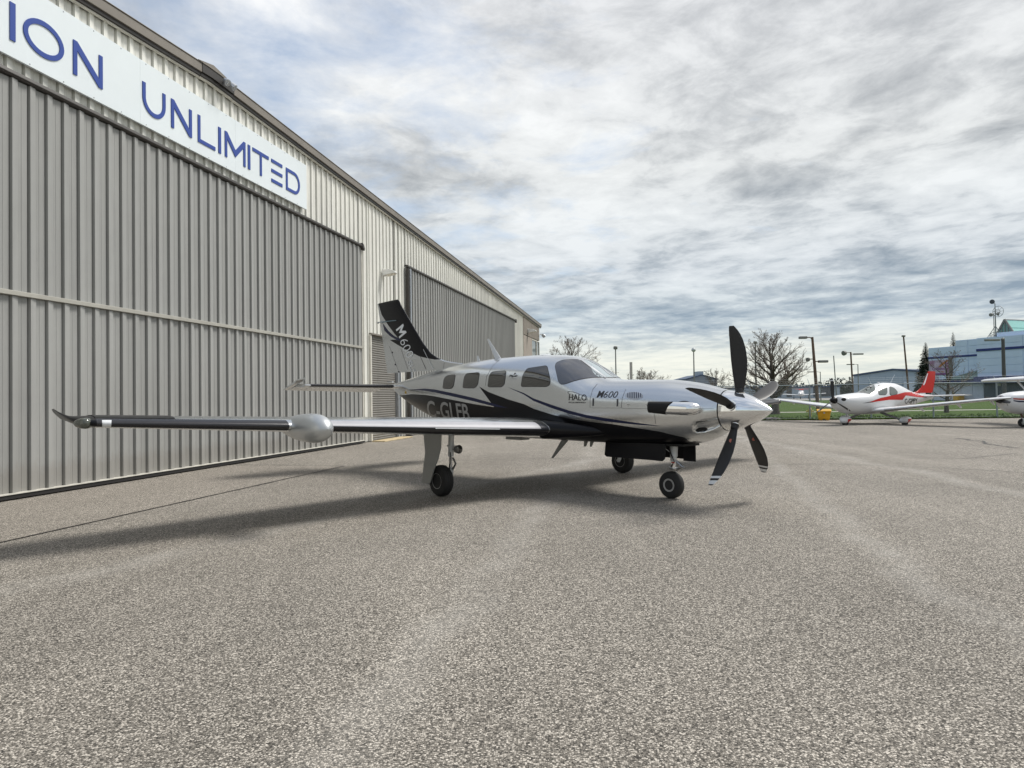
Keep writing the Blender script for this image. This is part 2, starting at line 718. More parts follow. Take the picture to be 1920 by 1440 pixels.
GR = 4000
sheet('ground', [(GR * math.cos(a * math.pi / 24), GR * math.sin(a * math.pi / 24)) for a in range(48)], -.012, M_GRASS)


def fence_y(x):
    return 36.0 - (x - 15.2) * .115


apron = sheet('apron', [(-60, -40), (70, -40), (70, fence_y(70)), (11.6, fence_y(11.6)), (9.5, 60), (9.5, 120), (-60, 120)], 0, M_APRON)

# hangar frame: x runs along the front wall away from the camera, -y is out over the apron
HD = 9.38
h_dir = Vector((.211, .977, 0)).normalized()
h_out = Vector((h_dir.y, -h_dir.x, 0))
H_LOC = -h_out * HD
H_RZ = math.atan2(h_dir.y, h_dir.x)
H_M = xform(H_LOC, H_RZ)


def hp(L, out, z=0.):
    return H_LOC + h_dir * L + h_out * out + Vector((0, 0, z))


def hxy(L, out):
    p = hp(L, out)
    return (p.x, p.y)


STRIP_W = 2.83
pave = sheet('pavement_strip', [hxy(-8, 0), hxy(-8, STRIP_W), hxy(13.62, STRIP_W), hxy(13.62, 0)], .004, M_STRIP)


def crack(path, w, name, m, z, parent, jit=.012, step=.25, seed=1):
    rnd = random.Random(seed)
    pts = []
    for a, b in zip(path[:-1], path[1:]):
        a, b = Vector(a), Vector(b)
        k = max(1, int((b - a).length / step))
        pts += [a.lerp(b, i / k) for i in range(k)]
    pts.append(Vector(path[-1]))
    L_, R_ = [], []
    for i, p in enumerate(pts):
        d = (pts[min(i + 1, len(pts) - 1)] - pts[max(0, i - 1)]).normalized()
        n = Vector((-d.y, d.x))
        q = p + n * rnd.uniform(-jit, jit)
        ww = w * rnd.uniform(.6, 1.25) * .5
        L_.append((q.x + n.x * ww, q.y + n.y * ww, z))
        R_.append((q.x - n.x * ww, q.y - n.y * ww, z))
    mb = MB()
    n = len(pts)
    mb.add(L_ + R_, [(i, i + 1, n + i + 1, n + i) for i in range(n - 1)])
    o = mb.build(name, m, parent, fix=False)
    if o.data.polygons[0].normal.z < 0:
        o.data.flip_normals()
    return o


crack([hxy(-8, STRIP_W), hxy(13.62, STRIP_W), hxy(13.62, .3)], .03, 'tar_seam', M_SEAL, .008, pave, .006, .2, 3)
gp = lambda x, y: tuple(ground_at(x, y).xy)
crack([gp(1790, 822), gp(1835, 827), gp(1868, 836), gp(1918, 840)], .10, 'crack', M_SEAL, .004, apron, .10, .25, 5)
crack([gp(1425, 871), gp(1560, 870), gp(1760, 877), gp(1919, 886)], .03, 'worn_joint', M_FADE, .004, apron, .02, .3, 6)
crack([gp(1700, 858), gp(1800, 860), gp(1910, 850)], .04, 'worn_joint', M_FADE, .004, apron, .05, .3, 7)
crack([gp(720, 868), gp(900, 862), gp(1130, 858)], .03, 'worn_joint', M_FADE, .004, apron, .03, .3, 8)

# land beyond the fence
verge = sheet('grass_verge', [(11.6, fence_y(11.6) - .45), (70, fence_y(70) - .45), (70, 46.2), (11.6, 49.6)], .016, M_GRASS)
sheet('footpath', [(11.6, 49.6), (70, 46.2), (70, 47.7), (11.6, 51.1)], .022, M_CONC)
sheet('far_lawn', [(11.6, 51.1), (120, 44.8), (150, 118), (30, 118), (9.6, 118)], .016, M_GRASS)
sheet('far_apron', [(-60, 126), (190, 126), (260, 215), (-60, 215)], .004, M_FARTAR)

# a ragged edge of tufts where the lawn meets the asphalt
def tufts():
    rnd = random.Random(11)
    mb = MB()
    for i in range(5200):
        x = rnd.uniform(11.6, 36)
        y = fence_y(x) - .45 + rnd.gauss(0, .05) + (rnd.random() ** 3) * 6
        h = rnd.uniform(.03, .10)
        a = rnd.uniform(0, math.pi)
        w = rnd.uniform(.02, .05)
        dx, dy = math.cos(a) * w, math.sin(a) * w
        lx, ly = rnd.uniform(-.03, .03), rnd.uniform(-.03, .03)
        mb.add([(x - dx, y - dy, .012), (x + dx, y + dy, .012), (x + lx, y + ly, .012 + h)], [(0, 1, 2)])
    o = mb.build('grass_tufts', M_GRASS, fix=False)
    tag(o, 'short green grass blades along the edge of the lawn by the fence', 'grass', kind='stuff')


tufts()

# =================================================================== hangar
def mat_ribbed(name, col, dirt=.15):
    mm = bpy.data.materials.new(name)
    mm.use_nodes = True
    t = mm.node_tree
    b = t.nodes['Principled BSDF']
    tc = N(t, 'ShaderNodeTexCoord')
    v = tc.outputs['Object']
    a = noise(t, mapping(t, v, scale=(9, 9, .35)), 1.0, 6, .65)
    c = noise(t, v, 1.1, 5, .6)
    cc = mixc(t, ramp(t, a, [(.35, 0.), (.72, 1.)]), tuple(x * (1 - dirt) for x in col), tuple(x * (1 + dirt * .45) for x in col))
    cc = mixc(t, 1.0, cc, ramp(t, c, [(.3, .93), (.7, 1.05)]), 'MULTIPLY')
    oi = N(t, 'ShaderNodeObjectInfo')
    cc = mixc(t, 1.0, cc, ramp(t, oi.outputs['Random'], [(.0, .95), (1.0, 1.05)]), 'MULTIPLY')
    sz = N(t, 'ShaderNodeSeparateXYZ')
    t.links.new(v, sz.inputs[0])
    sp1 = noise(t, mapping(t, v, scale=(5, 5, 2.2)), 1.0, 6, .7)
    hgt = math_n(t, 'ADD', math_n(t, 'MULTIPLY', sz.outputs[2], 1.5), math_n(t, 'MULTIPLY', sp1, -1.1))
    cc = mixc(t, ramp(t, hgt, [(.0, .32), (.30, 0.)]), cc, (.20, .175, .14))
    t.links.new(cc, b.inputs['Base Color'])
    b.inputs['Roughness'].default_value = .48
    b.inputs['Specular IOR Level'].default_value = .4
    return mm


M_DOOR = mat_ribbed('hangar_door_sheet', (.335, .337, .326), .10)
M_WALL = mat_ribbed('hangar_wall_sheet', (.77, .765, .715), .08)
M_TRIM = mat('dark_bronze_trim', (.035, .031, .028), .45, vary=.2, vscale=3)
M_FASCIA = mat('grey_brown_fascia', (.20, .18, .155), .5, vary=.12, vscale=2)
M_FLASH = mat('pale_flashing', (.62, .60, .54), .45, vary=.1)
M_RUBBER = mat('black_rubber_seal', (.018, .017, .017), .7)
M_STUCCO = mat('brown_stucco', (.20, .175, .150), .85, vary=.08, vscale=3, bump=.25, bscale=90)
M_STUCCO2 = mat('pale_brown_stucco', (.32, .28, .245), .85, vary=.08, vscale=3, bump=.25, bscale=90)
M_SHUTTER = mat('grey_shutter', (.20, .19, .172), .45, vary=.15, vscale=4, stretch=(1, 1, 6))
M_GALV = mat('galvanised_steel', (.45, .47, .50), .4, metal=.7, vary=.15, vscale=12)
M_GLASS_B = mat('building_glass', (.10, .13, .14), .06, spec=.8)
M_WHITEP = mat('white_paint', (.74, .74, .72), .45, vary=.06)
M_KERB = mat('yellow_kerb', (.50, .40, .24), .8, vary=.2, vscale=6)

RIDGE_L, RIDGE_Z = 13.1, 8.34
L_END = 53.5


def roof_z(L):
    return RIDGE_Z - (L - RIDGE_L) * .0350 if L > RIDGE_L else RIDGE_Z - (RIDGE_L - L) * .05


PITCHW = .305
PROFILE = [(.000, .004), (.003, .030), (.018, .030), (.024, -.036), (.128, -.020), (.150, .014), (.205, .011), (.212, .006), (.222, .009), (.302, .004)]


def panel_mesh(nr, z0, z1a, z1b):
    """ribbed sheet nr ribs wide, from z0 up to z1a (near end) / z1b (far end)"""
    W = nr * PITCHW
    pts = []
    for i in range(nr):
        pts += [(i * PITCHW + x, y) for x, y in PROFILE]
    vs, fs = [], []
    for x, y in pts:
        vs.append((x, y, z0))
    for x, y in pts:
        vs.append((x, y, z1a + (z1b - z1a) * x / W))
    n = len(pts)
    fs = [(i, i + 1, n + i + 1, n + i) for i in range(n - 1)]
    me = bpy.data.meshes.new('panel')
    me.from_pydata(vs, [], fs)
    me.update()
    return me


PCACHE = {}
PR = random.Random(77)


def panel(parent, name, m, L, nr, z0, z1a, z1b=None, y=0.):
    z1b = z1a if z1b is None else z1b
    key = (nr, round(z0, 3), round(z1a, 3), round(z1b, 3), m.name)
    if key not in PCACHE:
        me = panel_mesh(nr, z0, z1a, z1b)
        me.materials.append(m)
        PCACHE[key] = me
    o = link(name, PCACHE[key], parent)
    o.location = (L, y + PR.uniform(-.0015, .0015), 0)
    o.rotation_euler = (PR.uniform(-.0006, .0006), 0, PR.uniform(-.0016, .0016))
    return o


def panel_run(parent, name, m, La, Lb, zf0, zf1, y=0.):
    n = max(1, round((Lb - La) / PITCHW))
    i = 0
    while i < n:
        k = min(3, n - i)
        a = La + i * PITCHW
        z0 = zf0(a) if callable(zf0) else zf0
        if callable(zf1):
            panel(parent, name, m, a, k, z0, zf1(a), zf1(a + k * PITCHW), y)
        else:
            panel(parent, name, m, a, k, z0, zf1, None, y)
        i += k


D1A, D1B, D1T = 20.62 - 60 * PITCHW, 20.62, 6.22      # big door
D2A, D2B, D2T = 24.75, 24.75 + 64 * PITCHW, 6.30      # second big door
RUA, RUB, RUT = 21.42, 23.70, 3.50                     # roll-up door
W_END = 47.2

hangar = empty('hangar', H_LOC, H_RZ, 'long metal hangar with ribbed grey doors and cream ribbed walls', 'hangar')
# carcass behind the sheets
mb = MB()
prof = [(-8, 0), (-8, roof_z(-8) - .03), (RIDGE_L, RIDGE_Z - .03), (L_END, roof_z(L_END) - .03), (L_END, 0)]
mb.prism(prof, lambda u, v, d: (u, d, v), .06, 30)
core = mb.build('wall', M_WALL, hangar)
PY = -.0
# wall sheets: above door 1, beside, above the roll-up, above door 2, far end
top = lambda L: roof_z(L) - .20
panel_run(hangar, 'wall_panel', M_WALL, D1A - 5 * PITCHW, D1A, .03, top)
panel_run(hangar, 'wall_panel', M_WALL, D1A, D1B, D1T + .1, top)
n_a = round((RUA - D1B) / PITCHW)
panel_run(hangar, 'wall_panel', M_WALL, D1B + .02, RUA, .03, top)
panel_run(hangar, 'wall_panel', M_WALL, RUA, RUB, RUT + .02, top)
panel_run(hangar, 'wall_panel', M_WALL, 24.08, D2A - .02, .03, top)
panel_run(hangar, 'wall_panel', M_WALL, RUB, 24.08, RUT + .02, top)
panel_run(hangar, 'wall_panel', M_WALL, D2A, D2B, D2T + .1, top)
panel_run(hangar, 'wall_panel', M_WALL, D2B + .02, W_END, .03, top)

# door 1
door = MB().box(D1A, D1B, -.045, .055, .08, D1T - .02).build('hangar_door', M_DOOR, hangar)
panel_run(door, 'door_panel', M_DOOR, D1A, D1B, .10, 2.98, y=-.09)
panel_run(door, 'door_panel', M_DOOR, D1A, D1B, 3.06, D1T - .03, y=-.09)
MB().box(D1A, D1B + .03, -.15, -.05, 2.985, 3.055).build('mid_rail', mat('door_rail', (.38, .37, .33), .5, vary=.1), door, bevel=.006)
MB().box(D1A, D1B + .04, -.15, .05, .025, .085).build('bottom_rail', M_RUBBER, door)
MB().box(D1A, D1B + .04, -.165, -.04, .088, .104).build('bottom_flashing', M_FLASH, door)
# header track with a drooping end cap
def header(La, Lb, zt, name):
    mb = MB()
    pr_ = [(-.05, zt - .02), (-.135, zt - .02), (-.165, zt + .01), (-.15, zt + .07), (-.05, zt + .10)]
    mb.prism([(a, b) for a, b in pr_], lambda u, v, d: (d, u, v), La, Lb)
    o = mb.build(name, M_TRIM, hangar, bevel=.008)
    mb = MB()
    mb.prism([(Lb - .02, zt + .11), (Lb + .08, zt + .08), (Lb + .16, zt - .04), (Lb + .14, zt - .11), (Lb + .05, zt - .05), (Lb - .02, zt - .02)], lambda u, v, d: (u, d, v), -.175, -.045)
    mb.build('end_cap', M_TRIM, o, bevel=.006)
    return o


header(D1A - .1, D1B, D1T, 'door_header')
# door 2
door2 = MB().box(D2A, D2B, -.045, .055, .08, D2T - .02).build('hangar_door', M_DOOR, hangar)
panel_run(door2, 'door_panel', M_DOOR, D2A + .18, D2B, .10, D2T - .03, y=-.09)
MB().box(D2A, D2B + .04, -.15, .05, .025, .085).build('bottom_rail', M_RUBBER, door2)
header(D2A - .05, D2B, D2T, 'door_header')
MB().box(D2A - .04, D2A + .06, -.16, -.046, .02, D2T - .05).build('door_jamb', M_TRIM, hangar)
MB().box(D2A + .062, D2A + .16, -.20, -.05, .02, D2T - .05).build('guide_rail', M_GALV, hangar, bevel=.01)
MB().box(D1B + .045, D1B + .10, -.10, .05, .02, D1T - .1).build('door_jamb', M_FLASH, hangar)

# roll-up door
ru = empty('roll_up_door', (0, 0, 0))
ru.parent = hangar
MB().box(RUA, RUB, .03, .055, 0.02, RUT).build('curtain', M_SHUTTER, ru)
sl = MB()
sl.prism([(0.028, 0.0), (.006, .006), (-.004, .022), (-.004, .052), (.006, .068), (.028, .074)], lambda u, v, d: (d, u, v), RUA + .02, RUB - .02)
s0 = sl.build('slat', M_SHUTTER, ru, smooth=40)
s0.location = (0, .0, .02)
k = 1
while .02 + (k + 1) * .076 < RUT:
    o = link('slat', s0.data, ru)
    o.location = (0, 0, .02 + k * .076)
    k += 1
MB().box(RUA - .08, RUB + .38, -.12, .02, RUT, RUT + .05).build('head_flashing', M_FASCIA, ru)
MB().box(RUB + .0, RUB + .10, -.10, .05, .02, RUT).build('guide_rail', M_GALV, ru)
MB().box(RUB + .102, RUB + .36, -.07, .055, .02, RUT).build('side_panel', mat('blue_grey_steel', (.10, .11, .125), .5, vary=.1), ru)
MB().box(RUA - .09, RUA - .0, -.09, .04, .02, RUT).build('jamb', M_FLASH, ru)
MB().box(RUA - .1, RUB + .2, -.55, -.10, .0, .035).build('threshold', M_KERB, ru, bevel=.01)

# stucco end bay with windows
for (a, b, z0, z1, m_) in ((W_END + .02, 50.25, 5.70, None, M_STUCCO), (50.28, 52.6, 5.70, None, M_STUCCO), (52.63, 53.48, 5.70, None, M_STUCCO), (W_END + .02, 50.25, .02, 5.66, M_STUCCO2)):
    mb = MB()
    za, zb = (roof_z(a) - .2, roof_z(b) - .2) if z1 is None else (z1, z1)
    mb.prism([(a, z0), (b, z0), (b, zb), (a, za)], lambda u, v, d: (u, d, v), -.05, .058)
    mb.build('stucco_panel', m_, hangar, bevel=.008)
MB().box(50.28, L_END, -.02, .058, .02, 1.2).build('stucco_panel', M_STUCCO2, hangar)
for i, (a, b) in enumerate(((50.35, 52.25), (52.32, L_END - .05))):
    for z0, z1 in ((1.25, 2.6), (2.66, 4.15), (4.22, 5.62)):
        w = MB().box(a, b, -.0, .055, z0, z1).build('window', M_GLASS_B, hangar)
        fr = MB()
        for q in ((a, b, z0, z0 + .06), (a, b, z1 - .06, z1), (a, a + .05, z0 + .06, z1 - .06), (b - .05, b, z0 + .06, z1 - .06)):
            fr.box(q[0], q[1], -.05, -.002, q[2], q[3])
        fr.build('frame', M_FLASH, w)

# roof with fascia, drip edge and ridge cap
roof = MB()
roof.prism([(-8.3, roof_z(-8.3)), (RIDGE_L, RIDGE_Z), (L_END + .4, roof_z(L_END + .4)), (L_END + .4, roof_z(L_END + .4) + .05), (RIDGE_L, RIDGE_Z + .05), (-8.3, roof_z(-8.3) + .05)], lambda u, v, d: (u, d, v), -.10, 30)
roof = roof.build('roof', M_FASCIA, hangar)


def rake(name, m, y0, y1, dz0, dz1, parts=1):
    cuts = [-8.3, RIDGE_L - .35, RIDGE_L + .75, 24.0, 34.0, 44.0, L_END + .42]
    for a, b in zip(cuts[:-1], cuts[1:]):
        mb = MB()
        xs = [a] + ([RIDGE_L] if a < RIDGE_L < b else []) + [b]
        poly = [(x, roof_z(x) + dz0) for x in xs] + [(x, roof_z(x) + dz1) for x in xs[::-1]]
        mid = (a < RIDGE_L < b)
        mb.prism(poly, lambda u, v, d: (u, d, v), y0 - (.012 if mid else 0), y1)
        mb.build(name, M_TRIM if (mid and name == 'fascia') else m, roof, bevel=.006)


rake('fascia', M_FASCIA, -.165, -.105, -.11, .07)
rake('drip_edge', M_FASCIA, -.18, -.05, .072, .09)
rake('soffit_trim', M_TRIM, -.13, -.035, -.18, -.112)
rake('eave_flashing', M_FLASH, -.10, -.034, -.212, -.183)
mb = MB()
mb.prism([(RIDGE_L - .5, roof_z(RIDGE_L - .5) + .092), (RIDGE_L, RIDGE_Z + .17), (RIDGE_L + .7, roof_z(RIDGE_L + .7) + .092)], lambda u, v, d: (u, d, v), -.19, 28)
mb.build('ridge_cap', M_FASCIA, roof)


# ---- wall lamps
def wall_lamp(L, z, label, s=1.0, out=.05):
    o = empty('wall_lamp', hp(L, out, z), H_RZ, label, 'lamp', 'lamps on the hangar wall')
    MB().box(-.11 * s, .11 * s, -.05, 0, -.12 * s, .12 * s).build('back_plate', M_WHITEP, o, bevel=.01)
    mb = MB()
    mb.prism([(-.05, .10), (-.30, .09), (-.46, .02), (-.46, -.04), (-.05, -.11)], lambda u, v, d: (d * s, u * s, v * s), -.13, .13)
    mb.build('housing', M_WHITEP, o, bevel=.015)
    mb = MB()
    mb.prism([(-.10, -.105), (-.44, -.052), (-.42, -.075), (-.14, -.125)], lambda u, v, d: (d * s, u * s, v * s), -.10, .10)
    mb.build('lens', mat('lamp_lens', (.65, .6, .5), .25), o)


wall_lamp(22.55, 5.72, 'white wall lamp on the cream hangar wall between the two big doors')
wall_lamp(48.75, 6.05, 'white wall lamp on the brown stucco end of the hangar', 1.3)
o = empty('security_light', hp(53.2, .05, 6.20), H_RZ, 'small white floodlight at the far brown corner of the hangar', 'lamp')
MB().box(-.1, .1, -.05, 0, -.1, .1).build('back_plate', M_WHITEP, o)
MB().lathe([(0, .03), (.25, .03)], (0, -.05, 0), (0.3, -1, -.1), 8).build('arm', M_WHITEP, o)
MB().lathe([(0, .04), (.05, .12), (.25, .15), (.27, .13)], (.08, -.25, -.03), (.6, -.6, -.5), 12).build('lamp_head', M_GALV, o, smooth=40)
o = empty('ridge_floodlight', hp(13.45, .17, 8.31), H_RZ, 'small floodlight fixed to the dark patch at the hangar ridge', 'lamp')
MB().lathe([(0, .03), (.12, .03)], (0, 0, 0), (0, -1, 0), 8).build('arm', M_GALV, o)
for dx in (-.09, .09):
    MB().lathe([(0, .03), (.03, .065), (.14, .075), (.15, .06)], (dx, -.10, -.01), (dx * 3, -.7, -.6), 10).build('lamp_head', M_GALV, o, smooth=40)

# ---- sign above the big door
sign = empty('sign_board', hp(0, .06, 0), H_RZ, 'long pale sign board with blue lettering above the big hangar door', 'sign')
M_SIGN = mat('sign_panel', (.75, .81, .84), .35, vary=.03, vscale=1)
M_BLUE = mat('blue_letters', (.022, .060, .30), .4)
SZ0, SZ1 = 6.50, 7.69
for a, b in ((5.0, 7.10), (7.103, 11.05), (11.053, 13.98), (13.983, 17.18)):
    MB().box(a, b, -.045, -.0, SZ0, SZ1).build('board', M_SIGN, sign)
scr = MB()
for L in np.arange(5.1, 17.2, .61):
    for z in (SZ0 + .03, SZ1 - .03):
        scr.lathe([(0, .012), (.006, .008)], (L, -.045, z), (0, -1, 0), 6)
scr.build('screws', M_GALV, sign)


def letter_polys(ch, w, h=1., k=.11):
    """outline strokes of a geometric sans capital in a w x h box"""
    P = []
    bar = lambda x0, z0, x1, z1: P.append([(x0, z0), (x1, z0), (x1, z1), (x0, z1)])
    if ch == 'I':
        bar(0, 0, w, h)
    elif ch == 'T':
        bar(0, h - k, w, h)
        bar(w / 2 - k / 2, 0, w / 2 + k / 2, h - k)
    elif ch == 'L':
        bar(0, 0, k, h)
        bar(k, 0, w, k)
    elif ch == 'E':
        for z in (0, h / 2 - k / 2, h - k):
            bar(0, z, w, z + k)
    elif ch == 'N':
        bar(0, 0, k, h)
        bar(w - k, 0, w, h)
        P.append([(k, h), (k, h - k * 1.9), (w - k, 0), (w - k, k * 1.9)])
    elif ch == 'M':
        bar(0, 0, k, h)
        bar(w - k, 0, w, h)
        P.append([(k, h), (k, h - k * 2), (w / 2, .18 * h), (w / 2, .18 * h + k * 2)])
        P.append([(w - k, h), (w / 2, .18 * h + k * 2), (w / 2, .18 * h), (w - k, h - k * 2)])
    elif ch in 'OUD':
        def arc(cx, cz, rx, rz, a0, a1, n):
            for i in range(n):
                t0, t1 = R(a0 + (a1 - a0) * i / n), R(a0 + (a1 - a0) * (i + 1) / n)
                q = lambda t, o: (cx + (rx - o) * math.cos(t), cz + (rz - o) * math.sin(t))
                P.append([q(t0, 0), q(t1, 0), q(t1, k), q(t0, k)])
        if ch == 'O':
            arc(w / 2, h / 2, w / 2, h / 2, 0, 360, 36)
        elif ch == 'U':
            bar(0, w / 2, k, h)
            bar(w - k, w / 2, w, h)
            arc(w / 2, w / 2, w / 2, w / 2, 180, 360, 18)
        else:
            bar(0, 0, k, h)
            rx = h / 2
            bar(k, h - k, w - rx, h)
            bar(k, 0, w - rx, k)
            arc(w - rx, h / 2, rx, h / 2, -90, 90, 18)
    return P


LH = .565
for ch, a, b in (('V', 5.3, 5.95), ('I', 6.6, 6.69), ('A', 6.9, 7.5), ('T', 7.62, 8.26), ('I', 8.42, 8.51), ('O', 8.64, 9.37), ('N', 9.55, 10.16), ('U', 11.10, 11.71), ('N', 11.87, 12.48), ('L', 12.67, 13.24), ('I', 13.35, 13.44), ('M', 13.58, 14.35), ('I', 14.45, 14.54), ('T', 14.64, 15.32), ('E', 15.44, 15.94), ('D', 16.12, 16.81)):
    if ch in 'VA' or b < 7.0:
        continue
    mb = MB()
    w = b - a
    kk = .078 if w > .2 else w
    for poly in letter_polys(ch, w, LH, kk):
        mb.prism(poly, lambda u, v, d: (a + u, d, 6.74 + v + (0 if ch != 'O' else 0)), -.060, -.0455)
    mb.build('letter', M_BLUE, sign)

# =================================================================== the silver turboprop
M_SILVER = mat('silver_pearl_paint', (.66, .68, .695), .22, metal=1.0, coat=.35, vary=.02, vscale=1.5)
M_BLACKP = mat('black_gloss_paint', (.006, .006, .008), .28, spec=.22)
M_NAVY = mat('navy_paint', (.010, .014, .05), .3, spec=.3)
M_CHROME = mat('polished_aluminium', (.86, .87, .88), .07, metal=1.0)
M_STEEL = mat('bare_steel', (.55, .55, .55), .32, metal=1.0, vary=.15, vscale=20)
M_BOOT = mat('rubber_boot', (.012, .012, .016), .22, spec=.6, vary=.15, vscale=30)
M_TYRE = mat('tyre_rubber', (.016, .016, .016), .75, vary=.25, vscale=25)
M_HUB = mat('wheel_hub', (.40, .40, .39), .45, metal=.4, vary=.15, vscale=20)
M_GEAR = mat('gear_paint', (.62, .63, .63), .4, vary=.08, vscale=15)
M_DOORG = mat('gear_door_paint', (.24, .245, .235), .4, coat=.4)
M_BLADE = mat('prop_blade_black', (.012, .012, .013), .48, vary=.2, vscale=10)
M_TIPW = mat('prop_tip_white', (.66, .68, .70), .45)
M_GLASS = mat('tinted_glass', (.040, .037, .032), .03, ior=1.9)
M_GLASS2 = mat('windscreen_glass', (.36, .42, .44), .04, ior=1.8)  # pale base colour stands for sky light showing in the opaque pane
M_SEAM = mat('seam_dark', (.06, .06, .065), .6)
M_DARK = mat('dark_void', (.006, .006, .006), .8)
M_LETW = mat('pale_lettering', (.78, .80, .82), .4)
M_LETG = mat('grey_lettering', (.30, .30, .30), .4)
M_LETB = mat('dark_lettering', (.02, .02, .022), .4)
M_BOOT_SHEEN = mat('boot_sheen_grey', (.36, .36, .385), .5, vary=.08, vscale=8)  # flat grey: sky reflection on the glossy boot put into the colour

A_LOC = Vector((3.099, 8.3578, 0))
A_TH = .7253
A_RZ = A_TH - math.pi / 2
A_M = xform(A_LOC, A_RZ)
plane = empty('turboprop_airplane', A_LOC, A_RZ, 'silver and black single propeller airplane parked in the foreground beside the hangar', 'airplane')


def loft_body(secs, smax, s0, s1, ns, nt=64, capf=True, capb=True):
    S = [q[0] for q in secs]
    ss = ns if not isinstance(ns, int) else np.linspace(s0, s1, ns)
    ns = len(ss)
    cols = [pchip(S, [q[i] for q in secs], ss) for i in range(1, 6)]
    rs = []
    for i in range(ns):
        w, zt, zb, zc, n = (c[i] for c in cols)
        ring = []
        for j in range(nt):
            a = 2 * math.pi * j / nt
            ca, sa = math.cos(a), math.sin(a)
            y = w * math.copysign(abs(ca) ** (2 / n), ca)
            h_ = (zt - zc) if sa >= 0 else (zc - zb)
            z = zc + h_ * math.copysign(abs(sa) ** (2 / n), sa)
            ring.append((-ss[i], y, z))
        rs.append(ring)
    mb = MB()
    mb.rings(rs, capf, capb)
    return mb


#        s     w     zt     zb     zc    n
FSEC = [(.60, .255, 1.445, .930, 1.19, 2.0), (.70, .300, 1.468, .862, 1.18, 2.0), (.85, .355, 1.507, .798, 1.17, 2.05),
        (1.10, .420, 1.555, .752, 1.16, 2.1), (1.43, .480, 1.593, .730, 1.15, 2.2), (1.97, .550, 1.610, .716, 1.15, 2.3),
        (2.30, .590, 1.622, .712, 1.16, 2.35), (2.47, .605, 1.650, .712, 1.18, 2.35), (2.86, .635, 1.868, .712, 1.26, 2.25),
        (3.18, .652, 2.000, .713, 1.33, 2.2), (3.53, .660, 2.040, .715, 1.36, 2.2), (4.14, .660, 2.062, .718, 1.38, 2.2),
        (4.80, .655, 2.060, .735, 1.39, 2.2), (5.50, .632, 2.038, .790, 1.40, 2.15), (6.00, .590, 2.005, .850, 1.42, 2.1),
        (6.50, .515, 1.955, .945, 1.44, 2.05), (7.13, .385, 1.875, 1.115, 1.48, 2.0), (7.66, .255, 1.800, 1.290, 1.53, 2.0),
        (8.11, .135, 1.735, 1.470, 1.60, 2.0), (8.38, .060, 1.700, 1.590, 1.645, 2.0)]
fmb = loft_body(FSEC, 8.38, .60, 8.38, np.concatenate([np.linspace(.60, 1.45, 80), np.linspace(1.45, 8.38, 130)[1:]]), 120)
# scoop the intake hollows into both cheeks of the chin
SC = [(1296, 799), (1302, 790.5), (1320, 787), (1347, 781), (1356, 798), (1338, 806), (1322, 811), (1305, 813), (1298, 808)]


def in_poly(x, y, poly):
    c = False
    for i in range(len(poly)):
        (xa, ya), (xb, yb) = poly[i - 1], poly[i]
        if (ya > y) != (yb > y) and x < (xb - xa) * (y - ya) / (yb - ya) + xa:
            c = not c
    return c


def seg_d(x, y, poly):
    d = 1e9
    for i in range(len(poly)):
        a, b = Vector(poly[i - 1]), Vector(poly[i])
        t = max(0, min(1, (Vector((x, y)) - a).dot(b - a) / (b - a).length_squared))
        d = min(d, (Vector((x, y)) - a.lerp(b, t)).length)
    return d


nv = []
for (x, y, z) in fmb.v:
    if -1.35 < x < -.60 and abs(y) > .05 and z < 1.15:
        w_ = A_M @ Vector((x, -abs(y), z)) - C_O
        k_ = w_.dot(C_F)
        u_, v_ = 960 + FPX * w_.dot(C_R) / k_, 720 - FPX * w_.dot(C_U) / k_
        if in_poly(u_, v_, SC):
            q_ = min(1, seg_d(u_, v_, SC) / 5.5)
            q_ = q_ * q_ * (3 - 2 * q_)
            y = math.copysign(max(abs(y) - .055 * q_, .01), y)
            z += .012 * q_
    nv.append((x, y, z))
fmb.v = nv
fus = fmb.build('fuselage', M_SILVER, plane, smooth=50)
# spinner
mb = MB()
prof = [(0.0, .004)] + [(s, .252 * (1 - (1 - s / .60) ** 1.75) ** .86) for s in np.linspace(.02, .585, 26)]
mb.lathe([(-s, r_) for s, r_ in prof], (0, 0, 1.187), (1, 0, 0), 56)
spin = mb.build('spinner', M_CHROME, plane, smooth=60)
MB().lathe([(-.592, .246), (-.600, .246)], (0, 0, 1.187), (1, 0, 0), 48).build('spinner_gap', M_DARK, plane)
scr = MB()
for k in range(28):
    a = k * 2 * math.pi / 28
    scr.lathe([(0, .006), (.002, .005)], (-.565, math.cos(a) * .2515, 1.187 + math.sin(a) * .2515), (0, math.cos(a), math.sin(a)), 6)
scr.build('screws', M_STEEL, spin)


# propeller blades (feathered: chord runs fore and aft)
def blade_mesh():
    st = [(.17, .095, .045, .0), (.24, .105, .040, .0), (.34, .135, .030, .008), (.48, .165, .022, .014), (.62, .178, .017, .012), (.76, .172, .013, .002), (.88, .148, .010, -.016), (.97, .112, .008, -.040), (1.04, .062, .006, -.066), (1.05, .050, .004, -.070)]
    rs = []
    for rr, c, th, off in st:
        ring = []
        c *= 1.0 + .14 * min(1, max(0, (rr - .25) / .3))
        tw = R(74 + 10 * (rr - .2))
        for k in range(14):
            a = 2 * math.pi * k / 14
            u = math.cos(a) * c / 2 + off
            v = math.sin(a) * th / 2 * (1.3 if rr < .2 else 1)
            # chord axis: mostly along x (fore/aft), rest tangential y
            x = u * math.sin(tw) - v * math.cos(tw)
            y = u * math.cos(tw) + v * math.sin(tw)
            ring.append((x, y, rr))
        rs.append(ring)
    return rs


brings = blade_mesh()


